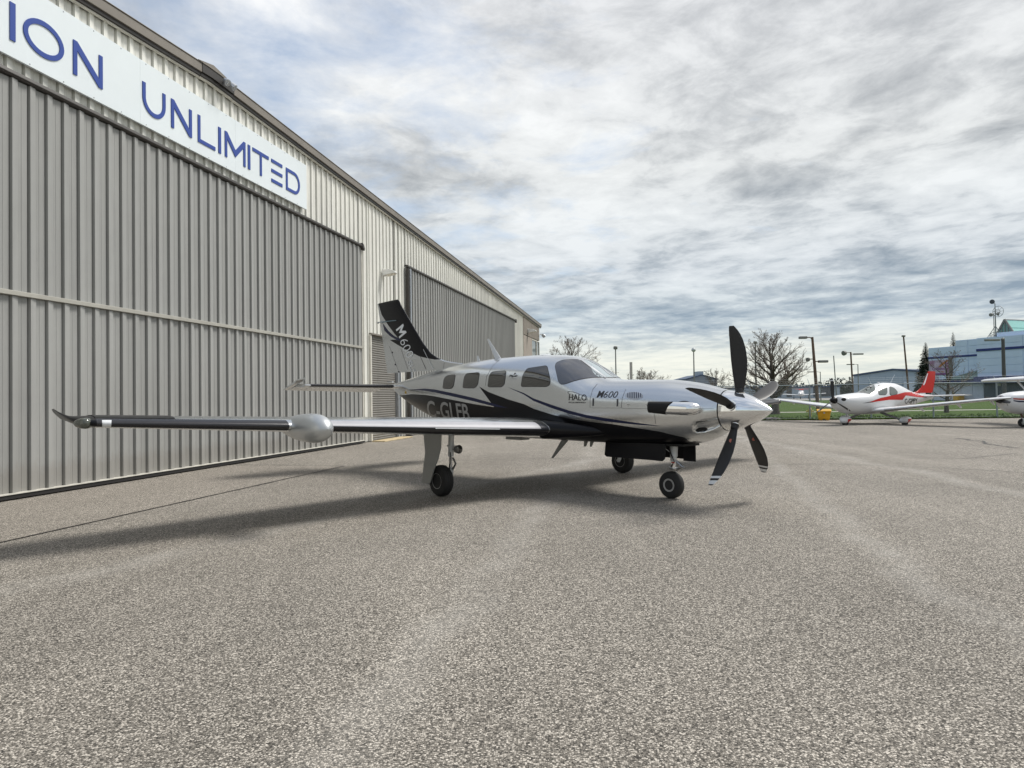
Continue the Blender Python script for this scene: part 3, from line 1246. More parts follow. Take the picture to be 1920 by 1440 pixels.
def stripe_rings(r0, r1):
    """front-face patch of the blade between two radii"""
    st = []
    for rr in (r0, (r0 + r1) / 2, r1):
        for a, b in zip(brings[:-1], brings[1:]):
            if a[0][2] <= rr <= b[0][2]:
                t = (rr - a[0][2]) / (b[0][2] - a[0][2])
                st.append([Vector(p).lerp(Vector(q), t) for p, q in zip(a, b)])
                break
    return st


hubM = Matrix.Translation((-.43, 0, 1.187))
blade_me = None
for k in range(5):
    ang = R(-2 - 72 * k)
    Mx = hubM @ Matrix.Rotation(-ang, 4, 'X')
    b = MB()
    b.rings([[Mx @ Vector(p) for p in r_] for r_ in brings])
    bo = b.build('propeller_blade', M_BLADE, plane, smooth=50)
    for (r0, r1) in ((.925, .955), (.985, 1.035)):
        st = stripe_rings(r0, r1)
        sm = MB()
        rows = []
        for ring in st:
            c = sum(ring, Vector()) / len(ring)
            rows.append([Mx @ (c + (p - c) * 1.06) for p in ring[:8]])
        sm.rings(rows, False, False, closed=False)
        sm.build('tip_stripe', M_TIPW, bo, fix=False)
    # round sticker on the same face
    st = stripe_rings(.43, .47)
    c = sum(st[1], Vector()) / 14
    nrm = ((st[1][3]) - c)
    q = MB()
    ax = (Mx.to_3x3() @ nrm).normalized()
    q.lathe([(0, .026), (.001, .026)], Mx @ (c + nrm * 1.02 + nrm.normalized() * .0015), ax, 16)
    q.build('sticker', mat('red_sticker', (.35, .10, .07), .5), bo)
    q = MB()
    q.lathe([(0, .135 * .36), (.10, .046), (.11, .042)], Mx @ Vector((0, 0, .165)), Mx.to_3x3() @ Vector((0, 0, 1)), 16)
    q.build('blade_root', M_BLADE, bo, smooth=40)
    # polished cuff ring where the blade leaves the spinner
    q = MB()
    q.lathe([(0, .064), (.012, .066), (.012, .054), (0, .054)], Mx @ Vector((0, 0, .208)), Mx.to_3x3() @ Vector((0, 0, 1)), 24, cap=False)
    q.build('root_ring', M_CHROME, bo, smooth=40)

# ---- wings
def wst(l, s, c, z, tc, side):
    return ((-s, -l * side, z), c, tc)


WING = [(.30, 2.86, 1.95, .885, .150), (.80, 2.90, 1.86, .912, .150), (2.6, 3.02, 1.52, 1.003, .150), (4.5, 3.15, 1.17, 1.102, .143), (6.42, 3.27, .84, 1.203, .135)]
TIP = [(6.42, 3.27, .84, 1.203, .135), (6.49, 3.31, .80, 1.208, .125), (6.54, 3.40, .71, 1.220, .11), (6.58, 3.52, .58, 1.239, .095), (6.61, 3.66, .44, 1.270, .08), (6.64, 3.80, .30, 1.305, .07), (6.66, 3.90, .16, 1.335, .06)]
for side, nm in ((1, 'starboard'), (-1, 'port')):
    sts = [wst(*a[:5], side) for a in WING]
    w = wing_mesh(MB(), sts).build('wing', M_SILVER, plane, smooth=40)
    tip = wing_mesh(MB(), [wst(*a[:5], side) for a in TIP]).build('wing_tip', M_BLACKP, plane, smooth=40)
    # black upper skin of the outer panel
    ys = [-side * y for y in np.linspace(5.72, 6.42, 6)]
    rows = []
    for i, y in enumerate(ys):
        st = interp_st(sts, y)
        up, lo = af_ring(st)
        rows.append([p + Vector((0, 0, .006)) for p in up[5:]])
    MB().rings(rows, False, False, closed=False).build('black_tip_paint', M_BLACKP, w, fix=False)
    # de-icing boots
    ys = [-side * y for y in np.linspace(4.60, 6.42, 18)]
    le_cuff(MB(), sts, ys, .075, .05).build('deice_boot', M_BOOT, w, smooth=60, fix=True)
    ys = [-side * y for y in np.linspace(1.02, 4.28, 30)]
    le_cuff(MB(), sts, ys, .0016, .055).build('deice_boot', M_BOOT, w, smooth=60)
    ys = [-side * y for y in np.linspace(1.02, 4.28, 30)]
    le_cuff(MB(), sts, ys, .075, .0015, off=.0022).build('boot_sheen_skin', M_BOOT_SHEEN, w, smooth=60)  # upper half of the inboard boot, its sheen painted grey
    ys = [-side * y for y in np.linspace(.88, 1.018, 4)]
    le_cuff(MB(), sts, ys, .10, .06, off=.004).build('root_sleeve', M_BOOT, w, smooth=60)
    # stall strip
    ss = MB()
    for a, b_ in zip(np.linspace(1.75, 2.75, 7)[:-1], np.linspace(1.75, 2.75, 7)[1:]):
        pa, pb = interp_st(sts, -side * a)[0], interp_st(sts, -side * b_)[0]
        ss.tube([Vector(pa) + Vector((.006, 0, .004)), Vector(pb) + Vector((.006, 0, .004))], .006, 5)
    ss.build('stall_strip', M_TIPW, w)
    # root fairing sweeping forward along the body
    rs = []
    for t in np.linspace(0, 1, 14):
        s_ = 3.10 - t * 1.05
        l_ = .90 - .42 * t ** 1.3
        rad = .155 * (1 - t) ** .62 + .004
        zz = .915 - .02 * t
        rs.append([(-s_, -side * (l_ - .12 + rad * .9 * math.cos(a)), zz + rad * .85 * math.sin(a)) for a in np.linspace(0, 2 * math.pi, 20, endpoint=False)])
    MB().rings(rs).build('root_fairing', M_BLACKP, plane, smooth=60)
    # control surface gaps
    gp_ = MB()
    for (ya, yb, xf) in ((.85, 3.6, .74), (3.65, 6.1, .76)):
        pa, pb = interp_st(sts, -side * ya), interp_st(sts, -side * yb)
        for st_, en in ((pa, pb),):
            q = []
            for stn in (pa, pb):
                zz = af(xf, stn[2], .02)[0] * stn[1]
                q.append(Vector(stn[0]) + Vector((-stn[1] * xf, 0, zz + .002)))
            gp_.tube(q, .004, 4)
    gp_.build('hinge_gap', M_SEAM, w)
    if side == 1:
        WSK = Skin([w], A_M)
        WSK.poly([(191, 788.5), (209, 788.5), (208.5, 799.5), (192, 800)], 'white_label', M_TIPW, w, off=.006, step=3)
    # navigation light cover
    c0 = Vector((-3.335, -side * 6.50, 1.206))
    rs = []
    for t in np.linspace(-1, 1, 13):
        r_ = math.sqrt(max(0, 1 - t * t)) + .02
        rs.append([c0 + Vector((.055 * r_ * math.cos(a) * 1.0 - .10 * abs(t) ** 2, -side * t * .085, .052 * r_ * math.sin(a))) for a in np.linspace(0, 2 * math.pi, 14, endpoint=False)])
    MB().rings(rs).build('navigation_light', mat('nav_light_cover', (.10, .11, .09), .05, trans=.3, coat=.6), tip, smooth=60)
    # main gear
    gy = -side * 2.0
    gs = -3.96
    wh = MB()
    prof = [(-.080, .105), (-.082, .155), (-.070, .200), (-.048, .217), (-.044, .2175), (-.038, .212), (-.030, .2195), (-.010, .2215), (-.004, .215), (.004, .215), (.010, .2215), (.030, .2195), (.038, .212), (.044, .2175), (.048, .217), (.070, .200), (.082, .155), (.080, .105)]
    wh.lathe(prof, (gs, gy, .2215), (0, 1, 0), 40)
    wheel = wh.build('wheel', M_TYRE, plane, smooth=35)
    hb = MB()
    for sg in (1, -1):
        hb.lathe([(.055 * sg, .112), (.082 * sg, .110), (.078 * sg, .098), (.050 * sg, .085), (.045 * sg, .04), (.07 * sg, .035), (.072 * sg, .0)][::1], (gs, gy, .2215), (0, 1, 0), 28)
    hb.build('rim', M_HUB, wheel, smooth=35)
    MB().tube([(gs + .0, gy - side * -.14, .2215), (gs + .0, gy + side * .12, .2215)], .02, 10).build('axle', M_STEEL, plane)
    st_ = MB()
    lx = gy + side * .13
    st_.tube([(gs + .08, lx, .92), (gs + .06, lx, .56)], .042, 14)
    st_.tube([(gs + .06, lx, .72), (gs + .06, lx, .70)], .058, 14)
    strut = st_.build('gear_strut', M_GEAR, plane, smooth=40)
    MB().tube([(gs + .06, lx, .58), (gs + .045, lx, .36)], .026, 12).build('oleo', M_CHROME, strut, smooth=40)
    fk = MB()
    fk.tube([(gs + .045, lx, .40), (gs + .05, lx, .34), (gs + .03, lx - side * .005, .26), (gs, lx - side * .01, .2215)], [.045, .042, .034, .036], 10)
    fk.build('fork', M_GEAR, strut, smooth=40)
    MB().tube([(gs + .11, lx, .54), (gs + .17, lx, .46), (gs + .10, lx, .38)], .016, 6).build('torque_link', M_STEEL, strut)
    MB().tube([(gs + .03, lx, .86), (gs + .02, lx + side * .45, .92)], .018, 8).build('side_brace', M_STEEL, strut)
    br = MB()
    br.tube([(gs + .09, lx - side * .03, .62), (gs + .12, lx - side * .05, .5), (gs + .08, lx - side * .04, .36), (gs + .04, lx - side * .02, .25)], .007, 6)
    br.build('brake_hose', M_BOOT, strut, smooth=40)
    ld = MB()
    ld.lathe([(-.05, .03), (-.03, .055), (.03, .062), (.035, .055)], (gs + .20, lx + side * .02, .665), (1, 0, 0), 20)
    lamp = ld.build('landing_light', M_BOOT, plane, smooth=40)
    MB().lathe([(.0355, .054), (.038, .03), (.039, .0)], (gs + .20, lx + side * .02, .665), (1, 0, 0), 20).build('lens', M_GLASS, lamp, smooth=40)
    MB().box(gs + .06, gs + .16, lx - .012, lx + .05, .655, .675).build('bracket', M_GEAR, lamp)
    # outboard gear door
    prof = [(-4.20, .885), (-3.77, .885), (-3.78, .70), (-3.84, .55), (-3.95, .37), (-4.03, .20), (-4.06, .175), (-4.235, .185), (-4.20, .40), (-4.155, .62)]
    dy = gy - side * .125
    MB().prism(prof, lambda u, v, d: (u, dy + d + (-side) * (.885 - v) * .02, v), -.009, .009).build('gear_door', M_DOORG, plane, bevel=.003)

# radar pod on the starboard wing
rs = []
PY_ = -4.42
for t in np.linspace(0, 1, 34):
    s_ = 2.60 + 1.30 * t
    rad = .160 * (math.sqrt(max(0.0, 1 - (1 - t / .26) ** 2)) if t < .26 else (1 - ((t - .26) / .74) ** 2.1) ** .9)
    rad = max(rad, .003)
    zz = 1.082 + .01 * t
    rs.append([(-s_, PY_ + rad * .97 * math.cos(a), zz + rad * math.sin(a)) for a in np.linspace(0, 2 * math.pi, 40, endpoint=False)])
MB().rings(rs).build('radar_pod', mat('pod_silver_paint', (.50, .52, .53), .40, metal=.7, coat=.5, coat_r=.12), plane, smooth=60)

# ---- tail
FIN = [((-5.55, 0, 1.93), 2.9, .022), ((-5.95, 0, 2.012), 2.5, .026), ((-6.30, 0, 2.055), 2.2, .032), ((-6.55, 0, 2.095), 1.93, .038), ((-6.82, 0, 2.165), 1.7, .046), ((-7.05, 0, 2.275), 1.5, .056), ((-7.28, 0, 2.47), 1.38, .068), ((-7.62, 0, 2.83), 1.13, .075), ((-8.075, 0, 3.315), .83, .08), ((-8.13, 0, 3.40), .82, .08), ((-8.19, 0, 3.44), .80, .06)]


def fin_ch(z):
    # trailing edge runs aft and up
    return 8.60 + (z - 1.80) * .245


FIN = [((a[0][0], 0, a[0][2]), fin_ch(a[0][2]) + a[0][0], a[2]) for a in FIN]
fin = wing_mesh(MB(), FIN, (0, 1, 0), 0).build('fin', M_SILVER, plane, smooth=40)
STAB = [(.05, 7.62, .98, 1.635, .10), (.35, 7.70, .93, 1.638, .10), (2.12, 8.03, .70, 1.665, .09)]
for side in (1, -1):
    sts = [wst(*a, side) for a in STAB]
    st_o = wing_mesh(MB(), sts, camber=0, x0=0, x1=.7).build('tailplane', M_SILVER, plane, smooth=40)
    le_cuff(MB(), sts, [-side * y for y in np.linspace(.42, 2.02, 12)], .10, .10, camber=0).build('deice_boot', M_BOOT, st_o, smooth=60)
    # drooped elevator
    rs = []
    for l_ in (.30, 1.2, 2.12):
        b_ = interp_st(sts, -side * l_)
        le, c = Vector(b_[0]), b_[1]
        hx = le.x - c * .66
        th_ = c * .05
        e = c * .40
        dz = -math.sin(R(16)) * e
        rs.append([(hx, le.y, le.z + th_ * .6), (hx - e * .96, le.y, le.z + dz + .004), (hx - e * .96, le.y, le.z + dz - .004), (hx, le.y, le.z - th_ * .7), (hx + .02, le.y, le.z - th_ * .1)])
    MB().rings(rs).build('elevator', M_SILVER, plane, bevel=.002)
    # balance horn outboard, its nose raised
    rs = []
    for l_, s0, s1 in ((2.13, 8.02, 8.78), (2.235, 8.16, 8.74)):
        top = lambda s_: 1.665 + (8.50 - s_) * math.sin(R(16)) * 1.0
        rs.append([(-s0, -side * l_, top(s0) + .012), (-s1, -side * l_, top(s1) + .008), (-s1, -side * l_, top(s1) - .008), (-s0 - .1, -side * l_, top(s0 + .1) - .035), (-s0, -side * l_, top(s0) - .012)])
    MB().rings(rs).build('balance_horn', M_SILVER, plane, bevel=.004)

FSK = Skin([fus], A_M)
NSK = Skin([fin], A_M)
z1 = lambda pts: [(680 + x / 4.8, 540 + y / 4.8) for x, y in pts]
z2 = lambda pts: [(1000 + x / 6, 640 + y / 6) for x, y in pts]
z7 = lambda pts: [(1020 + x / 8.727, 600 + y / 8.727) for x, y in pts]
zf = lambda pts: [(700 + x / 8.469, 550 + y / 8.469) for x, y in pts]

# belly: black from the boundary curve down, both sides
bpts = z1([(300, 965), (345, 966), (450, 955), (560, 962), (650, 975), (800, 1005), (1000, 1045), (1195, 1074)]) + z2([(400, 872), (650, 906), (880, 931), (1200, 981), (1420, 1016), (1600, 1061), (1700, 1082)])
bs, bz = [], []
for p in bpts:
    h = FSK.cast(*p)
    if h is None:
        continue
    q = A_M.inverted() @ h[0]
    bs.append(-q.x)
    bz.append(q.z)
order = np.argsort(bs)
bs, bz = np.array(bs)[order], np.array(bz)[order]
bs = np.concatenate([bs, [8.2]])
bz = np.concatenate([bz, [bz[-1] + .02]])


def sec_at(s):
    S = [q[0] for q in FSEC]
    return [float(pchip(S, [q[i] for q in FSEC], np.array([s]))[0]) for i in range(1, 6)]


rows = []
for s in np.linspace(bs[0] - .12, 8.2, 120):
    w, zt, zb, zc, n = sec_at(s)
    zz = float(np.interp(s, bs, bz, left=bz[0] - .05)) if s >= bs[0] else bz[0] - (bs[0] - s) * .9
    zz = max(zz, zb + .012)
    row = []
    hh = zc - zb
    a_top = -math.asin(min(1, max(0, (zc - zz) / hh)) ** (n / 2)) if zz < zc else math.asin(min(1, (zz - zc) / (zt - zc)) ** (n / 2))
    for k in range(41):
        a = a_top + (-math.pi - 2 * a_top) * k / 40
        ca, sa = math.cos(a), math.sin(a)
        y = (w + .0018) * math.copysign(abs(ca) ** (2 / n), ca)
        h_ = (zt - zc) if sa >= 0 else (hh + .0018)
        z = zc + h_ * math.copysign(abs(sa) ** (2 / n), sa)
        row.append((-s, y, z))
    rows.append(row)
belly = MB().rings(rows, False, False, closed=False).build('black_belly_paint', M_BLACKP, fus, smooth=60)

FSK.poly(z1([(1050, 888), (1130, 935), (1300, 1000), (1450, 1045)]) + z2([(0, 757), (200, 822), (400, 871), (520, 888), (400, 892)]) + z1([(1400, 1112), (1195, 1086)]), 'black_arrow', M_BLACKP, fus, off=.003, mirror=True)
FSK.poly(z1([(430, 914), (560, 905), (650, 913), (800, 944), (1000, 990), (1195, 1045), (1310, 1080), (1195, 1068), (1000, 1019), (800, 973), (650, 939), (560, 926)]), 'navy_stripe', M_NAVY, fus, off=.004, mirror=True)
FSK.poly(z1([(1306, 893), (1450, 945)]) + z2([(0, 642), (200, 713), (400, 779), (600, 829), (800, 862), (1000, 894), (1200, 923), (1425, 951), (1200, 940), (1000, 921), (800, 897), (600, 863), (400, 813), (200, 748), (0, 668)]) + z1([(1450, 958)]), 'navy_stripe', M_NAVY, fus, off=.003, mirror=True)

# windows: glass panes in dark seals
wins = [([(720, 905), (733, 815), (758, 790), (836, 777), (818, 885), (798, 906)], 4, z1), ([(900, 900), (914, 800), (938, 769), (1053, 759), (1036, 872), (1008, 901)], 4, z1),
        ([(1125, 892), (1139, 788), (1163, 754), (1293, 744), (1276, 868), (1250, 892)], 4, z1), ([(1424, 889), (1440, 788), (1480, 724), (1660, 697), (1690, 830), (1684, 872), (1655, 889)], 4.5, z1),
        ([(180, 755), (200, 700), (300, 655), (430, 643), (565, 644), (962, 938), (800, 942), (650, 960), (480, 1002), (340, 1052), (270, 1052), (236, 1005)], 4, z7)]
for pts, rad, fn in wins:
    poly = round_poly(fn(pts), rad)
    wdw = FSK.poly(offset_poly(poly, .5), 'window_seal', M_SEAM, fus, off=.002, mirror=True)
    FSK.poly(offset_poly(poly, -.35), 'pane', M_GLASS if fn is z1 else mat('cool_side_glass', (.05, .055, .07), .04, ior=2.1), wdw, off=.0045, mirror=True)
wpoly = round_poly(z7([(655, 652), (745, 664), (900, 745), (1090, 860), (1215, 942), (1045, 941)]), 1.5)
wdw = FSK.poly(offset_poly(wpoly, .35), 'windscreen_seal', M_SEAM, fus, off=.002, mirror=True)
FSK.poly(offset_poly(wpoly, -.3), 'pane', M_GLASS2, wdw, off=.0045, mirror=True)

FSK.poly(strip_poly(z7([(603, 645), (800, 792), (1008, 944)]), 3.0), 'windscreen_post', M_SILVER, fus, off=.007, mirror=True, step=4)
# access panel joints, louvres, vents, lettering
for path in ([(670, 750), (638, 745), (640, 640), (670, 540), (720, 480)], [(990, 750), (670, 750)], [(990, 750), (1000, 640), (1040, 540)], [(1000, 755), (1350, 758), (1380, 930)], [(885, 930), (885, 880)]):
    FSK.poly(strip_poly(z2(path), .45), 'panel_joint', M_SEAM, fus, step=8, off=.003)
FSK.poly(strip_poly([(1302, 766), (1345, 766)], .4), 'panel_joint', M_SEAM, fus, step=8, off=.003)
FSK.poly(strip_poly(z1([(1240, 640), (1170, 700), (1115, 800), (1105, 880)]), .35), 'panel_joint', M_SEAM, fus, step=8, off=.003)
for (x, y) in ((675, 685), (947, 692)):
    FSK.poly(z2([(x - 8, y - 42), (x + 10, y - 44), (x + 6, y + 40), (x - 10, y + 42)]), 'latch', M_SEAM, fus, off=.004)
vent = FSK.poly([(1189 + 16.8 * math.cos(a), 742 + 7.2 * math.sin(a) + 0.6 * math.cos(a)) for a in np.linspace(0, 2 * math.pi, 28, endpoint=False)], 'louvre_plate', M_STEEL, fus, off=.003)
for i in range(7):
    x = 1177 + i * 4.0
    hgt = 6.4 * math.sqrt(max(0, 1 - ((x - 1189) / 17) ** 2))
    FSK.poly([(x - .3, 742 - hgt), (x + 1.1, 742 - hgt), (x + 1.3, 742 + hgt * .75), (x - .1, 742 + hgt * .75)], 'louvre_slot', M_NAVY, vent, off=.006, step=3)
for x, y in ((1065, 712), (1272, 712)):
    FSK.poly([(1000 + (x + 16 * math.cos(a)) / 6, 640 + (y + 10 * math.sin(a)) / 6) for a in np.linspace(0, 2 * math.pi, 10, endpoint=False)], 'fastener', M_STEEL, fus, off=.004)
FSK.text('HALO', ((1066.5, 750.5), (33, .8), (.6, -11.6)), 'lettering', M_LETB, fus, off=.004, bold=.004)
FSK.text('EQUIPPED', ((1066.5, 756.2), (31.5, .4), (.1, -3.0)), 'lettering', M_LETB, fus, off=.004, bold=.01)
ring = [(1083 + 19.5 * math.cos(a) * math.cos(.36) - 4.2 * math.sin(a) * math.sin(.36), 742 + 19.5 * math.cos(a) * math.sin(.36) + 4.2 * math.sin(a) * math.cos(.36)) for a in np.linspace(R(95), R(395), 30)]
FSK.poly(strip_poly(ring, .55), 'lettering_ring', M_LETB, fus, off=.0045, step=6)
FSK.text('M', ((1118.5, 745.3), (13, .2), (2.6, -12.2)), 'lettering', M_LETB, fus, off=.004, bold=.035, shear=.25)
FSK.text('600', ((1131, 745.6), (26.5, .4), (2.4, -12.0)), 'lettering', M_LETB, fus, off=.004, bold=-.008, shear=.28)
FSK.text('Piper', ((955, 708.2), (15.5, -.5), (.4, -5.5)), 'lettering', M_LETB, fus, off=.004, bold=.01, shear=.2)
FSK.poly([(962.5, 702.6), (966.2, 698.6), (968, 702.2), (965.8, 701.4)], 'emblem', M_LETB, fus, off=.004, step=2)
FSK.poly(strip_poly([(955, 710.6), (968, 710.4)], .5), 'lettering', M_LETG, fus, off=.004)
# registration across the black tail flank
FSK.text('C-GLFB', ((803.5, 782.5), (78.5, 7.0), (-4.5, -32)), 'registration', M_LETG, fus, off=.0055, bold=.015)
FSK.poly(z1([(385, 920), (400, 950), (378, 950)]), 'caution_mark', mat('amber_mark', (.5, .33, .05), .5), fus, off=.003)

# fin livery
# black wraps round the leading edge back to a boundary curve
def fin_plane(px, py, lat=.03):
    n_ = A_M.to_3x3() @ Vector((0, 1, 0))
    d_ = ray(px, py)
    q_ = C_O + d_ * ((A_M @ Vector((0, -lat, 0)) - C_O).dot(n_) / d_.dot(n_))
    l_ = A_M.inverted() @ q_
    return -l_.x, l_.z


fb_ = [fin_plane(*p) for p in zf([(60, 150), (120, 335), (230, 500), (330, 625), (400, 705), (440, 800), (480, 870), (600, 930), (740, 1000), (860, 1030), (975, 1052)])]
fz = np.array([q[1] for q in fb_])[::-1]
fs_ = np.array([q[0] for q in fb_])[::-1]
rows = []
for z_ in np.linspace(fz[0], 3.437, 70):
    st = interp_st(FIN, z_, 2)
    le, c, tc = Vector(st[0]), st[1], st[2]
    xb = min(1.0, max(.004, (np.interp(z_, fz, fs_) + le.x) / c))
    tt = np.linspace(1, 0, 14)
    row = []
    for k_, sgn in ((0, -1), (1, 1)):
        for t_ in (tt if k_ == 0 else tt[::-1][1:]):
            x_ = xb * t_ * t_
            yt = af(x_, tc, 0)[0] * c + .003
            row.append(Vector((le.x - c * x_ + .003 * (1 - t_) ** 4, sgn * yt * (1 if t_ > 0 else 0), z_)))
    rows.append(row)
MB().rings(rows, False, False, closed=False).build('black_fin_paint', M_BLACKP, fin, smooth=60, fix=False)
MB().rings([[Vector((p.x, p.y * f_, 3.437 + .004 * (1 - f_) + .006)) for p in rows[-1]] for f_ in (1.0, .02)], False, False, closed=False).build('black_fin_cap', M_BLACKP, fin, fix=False)
NSK.poly(zf([(262, 740), (345, 735), (430, 760), (500, 880), (400, 825)]), 'black_fin_arrow', M_BLACKP, fin, off=.003, mirror=True)
NSK.poly(zf([(150, 480), (240, 600), (330, 680), (410, 715), (455, 760), (380, 745), (270, 680), (180, 595)]), 'navy_fin_stripe', M_NAVY, fin, off=.004, mirror=True)
o1, o2 = Vector(zf([(355, 575)])[0]), 0
Mo, Mu, Mv = Vector(zf([(362, 577)])[0]), Vector((6.6, 16.6)), Vector((13.4, -11.2))
for pl in letter_polys('M', 1., 1., .20):
    NSK.poly([tuple(Mo + Mu * u + Mv * v) for u, v in pl], 'lettering', M_LETW, fin, off=.006, step=3)
NSK.text('600', (zf([(420, 760)])[0], (14.0, 33.0), (13.2, -7.2)), 'lettering', M_LETW, fin, off=.006, bold=-.012)
NSK.text('SLS', (zf([(540, 1085)])[0], (9.0, 24.0), (7.6, -3.2)), 'lettering', M_LETW, fin, off=.006)
NSK.poly(strip_poly(zf([(530, 1025), (680, 1028)]), .3), 'lettering', M_LETW, fin, off=.006)
for path, w_ in (([(745, 1000), (870, 1275)], .6), ([(385, 1352), (585, 1338)], .9), ([(440, 880), (590, 1338)], .35), ([(220, 215), (440, 190)], .3), ([(1128, 1100), (1115, 1190)], .4), ([(225, 215), (330, 640)], .3), ([(255, 840), (420, 1290)], .3)):
    NSK.poly(strip_poly(zf(path), w_), 'panel_joint', M_SEAM, fin, off=.003, step=8)
NSK.poly(strip_poly(zf([(800, 890), (975, 1235)]), .7), 'wire_antenna', M_TIPW, fin, off=.012, step=8)
for p in ((302, 940), (405, 1245), (350, 1130)):
    NSK.poly([(700 + (p[0] + 10 * math.cos(a)) / 8.469, 550 + (p[1] + 14 * math.sin(a)) / 8.469) for a in np.linspace(0, 2 * math.pi, 10, endpoint=False)], 'rivet_cover', M_SEAM, fin, off=.004)
# rod antenna through the fin
MB().tube([(-8.90, -.05, 3.03), (-8.18, -.06, 3.005)], .009, 8).build('fin_rod', mat('rod_blue_grey', (.18, .27, .31), .4), fin)
MB().lathe([(-.03, .004), (-.02, .018), (.015, .02), (.03, .01)], (-8.91, -.05, 3.02), (1, 0, 0), 10).build('static_wick', M_STEEL, fin, smooth=40)
MB().box(-8.60, -8.42, -.022, .022, 1.735, 1.752).build('rudder_gap_light', M_TIPW, fin)

# antennas and small fittings
def fin_ant(s0, z0, s1, z1_, c0, c1, y=0., nm='blade_antenna', m_=None):
    mb = MB()
    wing_mesh(mb, [((-s0, y, z0), c0, .12), ((-s1, y, z1_), c1, .10)], (0, 1, 0), 0)
    return mb.build(nm, m_ or M_TIPW, plane, smooth=40)


fin_ant(4.93, 2.045, 5.27, 2.42, .17, .05)
fin_ant(5.50, 2.02, 5.57, 2.14, .10, .045)
MB().lathe([(0, .10), (.012, .098), (.022, .06), (.024, .0)], (-3.86, 0, 2.045), (0, 0, 1), 20).build('roof_puck', M_TIPW, plane, smooth=40)
fin_ant(3.30, .735, 3.66, .42, .16, .05, -.05, 'belly_antenna', M_DOORG)
fin_ant(3.02, .735, 3.08, .62, .10, .05, .08, 'belly_antenna', M_DOORG)
fin_ant(2.78, .735, 2.84, .635, .09, .04, -.06, 'belly_antenna', M_DOORG)
MB().box(-4.75, -4.35, -.1, .1, .68, .74).build('belly_fairing', M_DOORG, plane, bevel=.015)

# exhaust stacks, one each side
for side in (1, -1):
    sec = []
    path = [(.750, .36, 1.215, .02, .02), (.757, .385, 1.215, .045, .045), (.775, .41, 1.215, .062, .065), (.81, .435, 1.215, .073, .078), (.87, .455, 1.216, .078, .084), (.96, .485, 1.218, .075, .082), (1.08, .52, 1.222, .068, .080), (1.22, .555, 1.228, .060, .076), (1.36, .585, 1.236, .052, .070)]
    rs = []
    for s_, l_, z_, ry, rz in path:
        rs.append([(-s_ + .02 * math.cos(a), -side * (l_ + ry * math.cos(a)), z_ + rz * math.copysign(abs(math.sin(a)) ** .8, math.sin(a))) for a in np.linspace(0, 2 * math.pi, 24, endpoint=False)])
    ex = MB().rings(rs, True, False).build('exhaust_stack', M_CHROME, plane, smooth=60)
    # mouth: black sleeve round the scarfed outlet end
    rs2 = [[Vector(p) * 1.0 for p in rs[-1]]]
    rr = []
    for k, (s_, l_, z_, ry, rz) in enumerate(((1.10, .53, 1.223, .0705, .083), (1.22, .556, 1.229, .063, .0785), (1.37, .588, 1.237, .0545, .072))):
        rr.append([(-s_ + (.05 * math.sin(a) if k == 0 else 0) + .012 * math.cos(a), -side * (l_ + ry * math.cos(a)), z_ + rz * math.copysign(abs(math.sin(a)) ** .8, math.sin(a))) for a in np.linspace(0, 2 * math.pi, 24, endpoint=False)])
    MB().rings(rr, False, True).build('exhaust_outlet', M_DARK, ex, smooth=60)
    FSK.poly([(1283 + 19.5 * math.cos(a), 764.5 + 12.8 * math.sin(a)) for a in np.linspace(0, 2 * math.pi, 30, endpoint=False)], 'exhaust_port', M_DARK, fus, off=.004, mirror=True, step=3) if side == 1 else None

# chin intake: scooped recess with an oval duct
rec = FSK.poly(round_poly([(1295, 797), (1300, 790.5), (1318, 787), (1345, 782), (1352, 800), (1338, 807), (1322, 811), (1304, 814.5), (1298, 810)], 5), 'intake_scoop', mat('scoop_grey', (.36, .375, .385), .35, metal=.4, coat=.8), fus, off=.003, mirror=True, step=3) if False else fus
FSK.poly(strip_poly([(1300, 812), (1308, 813.5), (1324, 808.5), (1342, 803.5), (1354, 800)], 4.2), 'intake_lip', M_SILVER, fus, off=.004, mirror=True, step=2)
FSK.poly([(1315.5 + 11.5 * math.cos(a), 806 + 4.6 * math.sin(a) - 1.2 * math.cos(a)) for a in np.linspace(0, 2 * math.pi, 26, endpoint=False)], 'intake_duct', M_DARK, rec, off=.004, mirror=True, step=3)

# nose gear
gs, gz = -1.47, .182
wh = MB()
prof = [(-.062, .085), (-.065, .125), (-.055, .162), (-.038, .178), (-.012, .182), (.012, .182), (.038, .178), (.055, .162), (.065, .125), (.062, .085)]
wh.lathe(prof, (gs, 0, gz), (0, 1, 0), 40)
wheel = wh.build('wheel', M_TYRE, plane, smooth=35)
hb = MB()
for sg in (1, -1):
    hb.lathe([(.045 * sg, .09), (.066 * sg, .088), (.064 * sg, .066), (.040 * sg, .062), (.036 * sg, .03), (.06 * sg, .026), (.061 * sg, 0)], (gs, 0, gz), (0, 1, 0), 28)
hb.build('rim', M_HUB, wheel, smooth=35)
st_ = MB()
st_.tube([(gs + .05, 0, .80), (gs + .05, 0, .72)], [.075, .075], 14)
st_.tube([(gs + .05, 0, .72), (gs + .045, 0, .56), (gs + .04, 0, .555), (gs + .04, 0, .50)], [.055, .048, .042, .042], 14)
strut = st_.build('nose_strut', M_GEAR, plane, smooth=40)
MB().tube([(gs + .04, 0, .52), (gs + .035, 0, .40)], .026, 12).build('oleo', M_CHROME, strut, smooth=40)
mb = MB()
mb.tube([(gs + .035, 0, .415), (gs + .03, 0, .385)], [.07, .06], 14)
mb.build('steering_collar', M_STEEL, strut, smooth=40)
mb = MB()
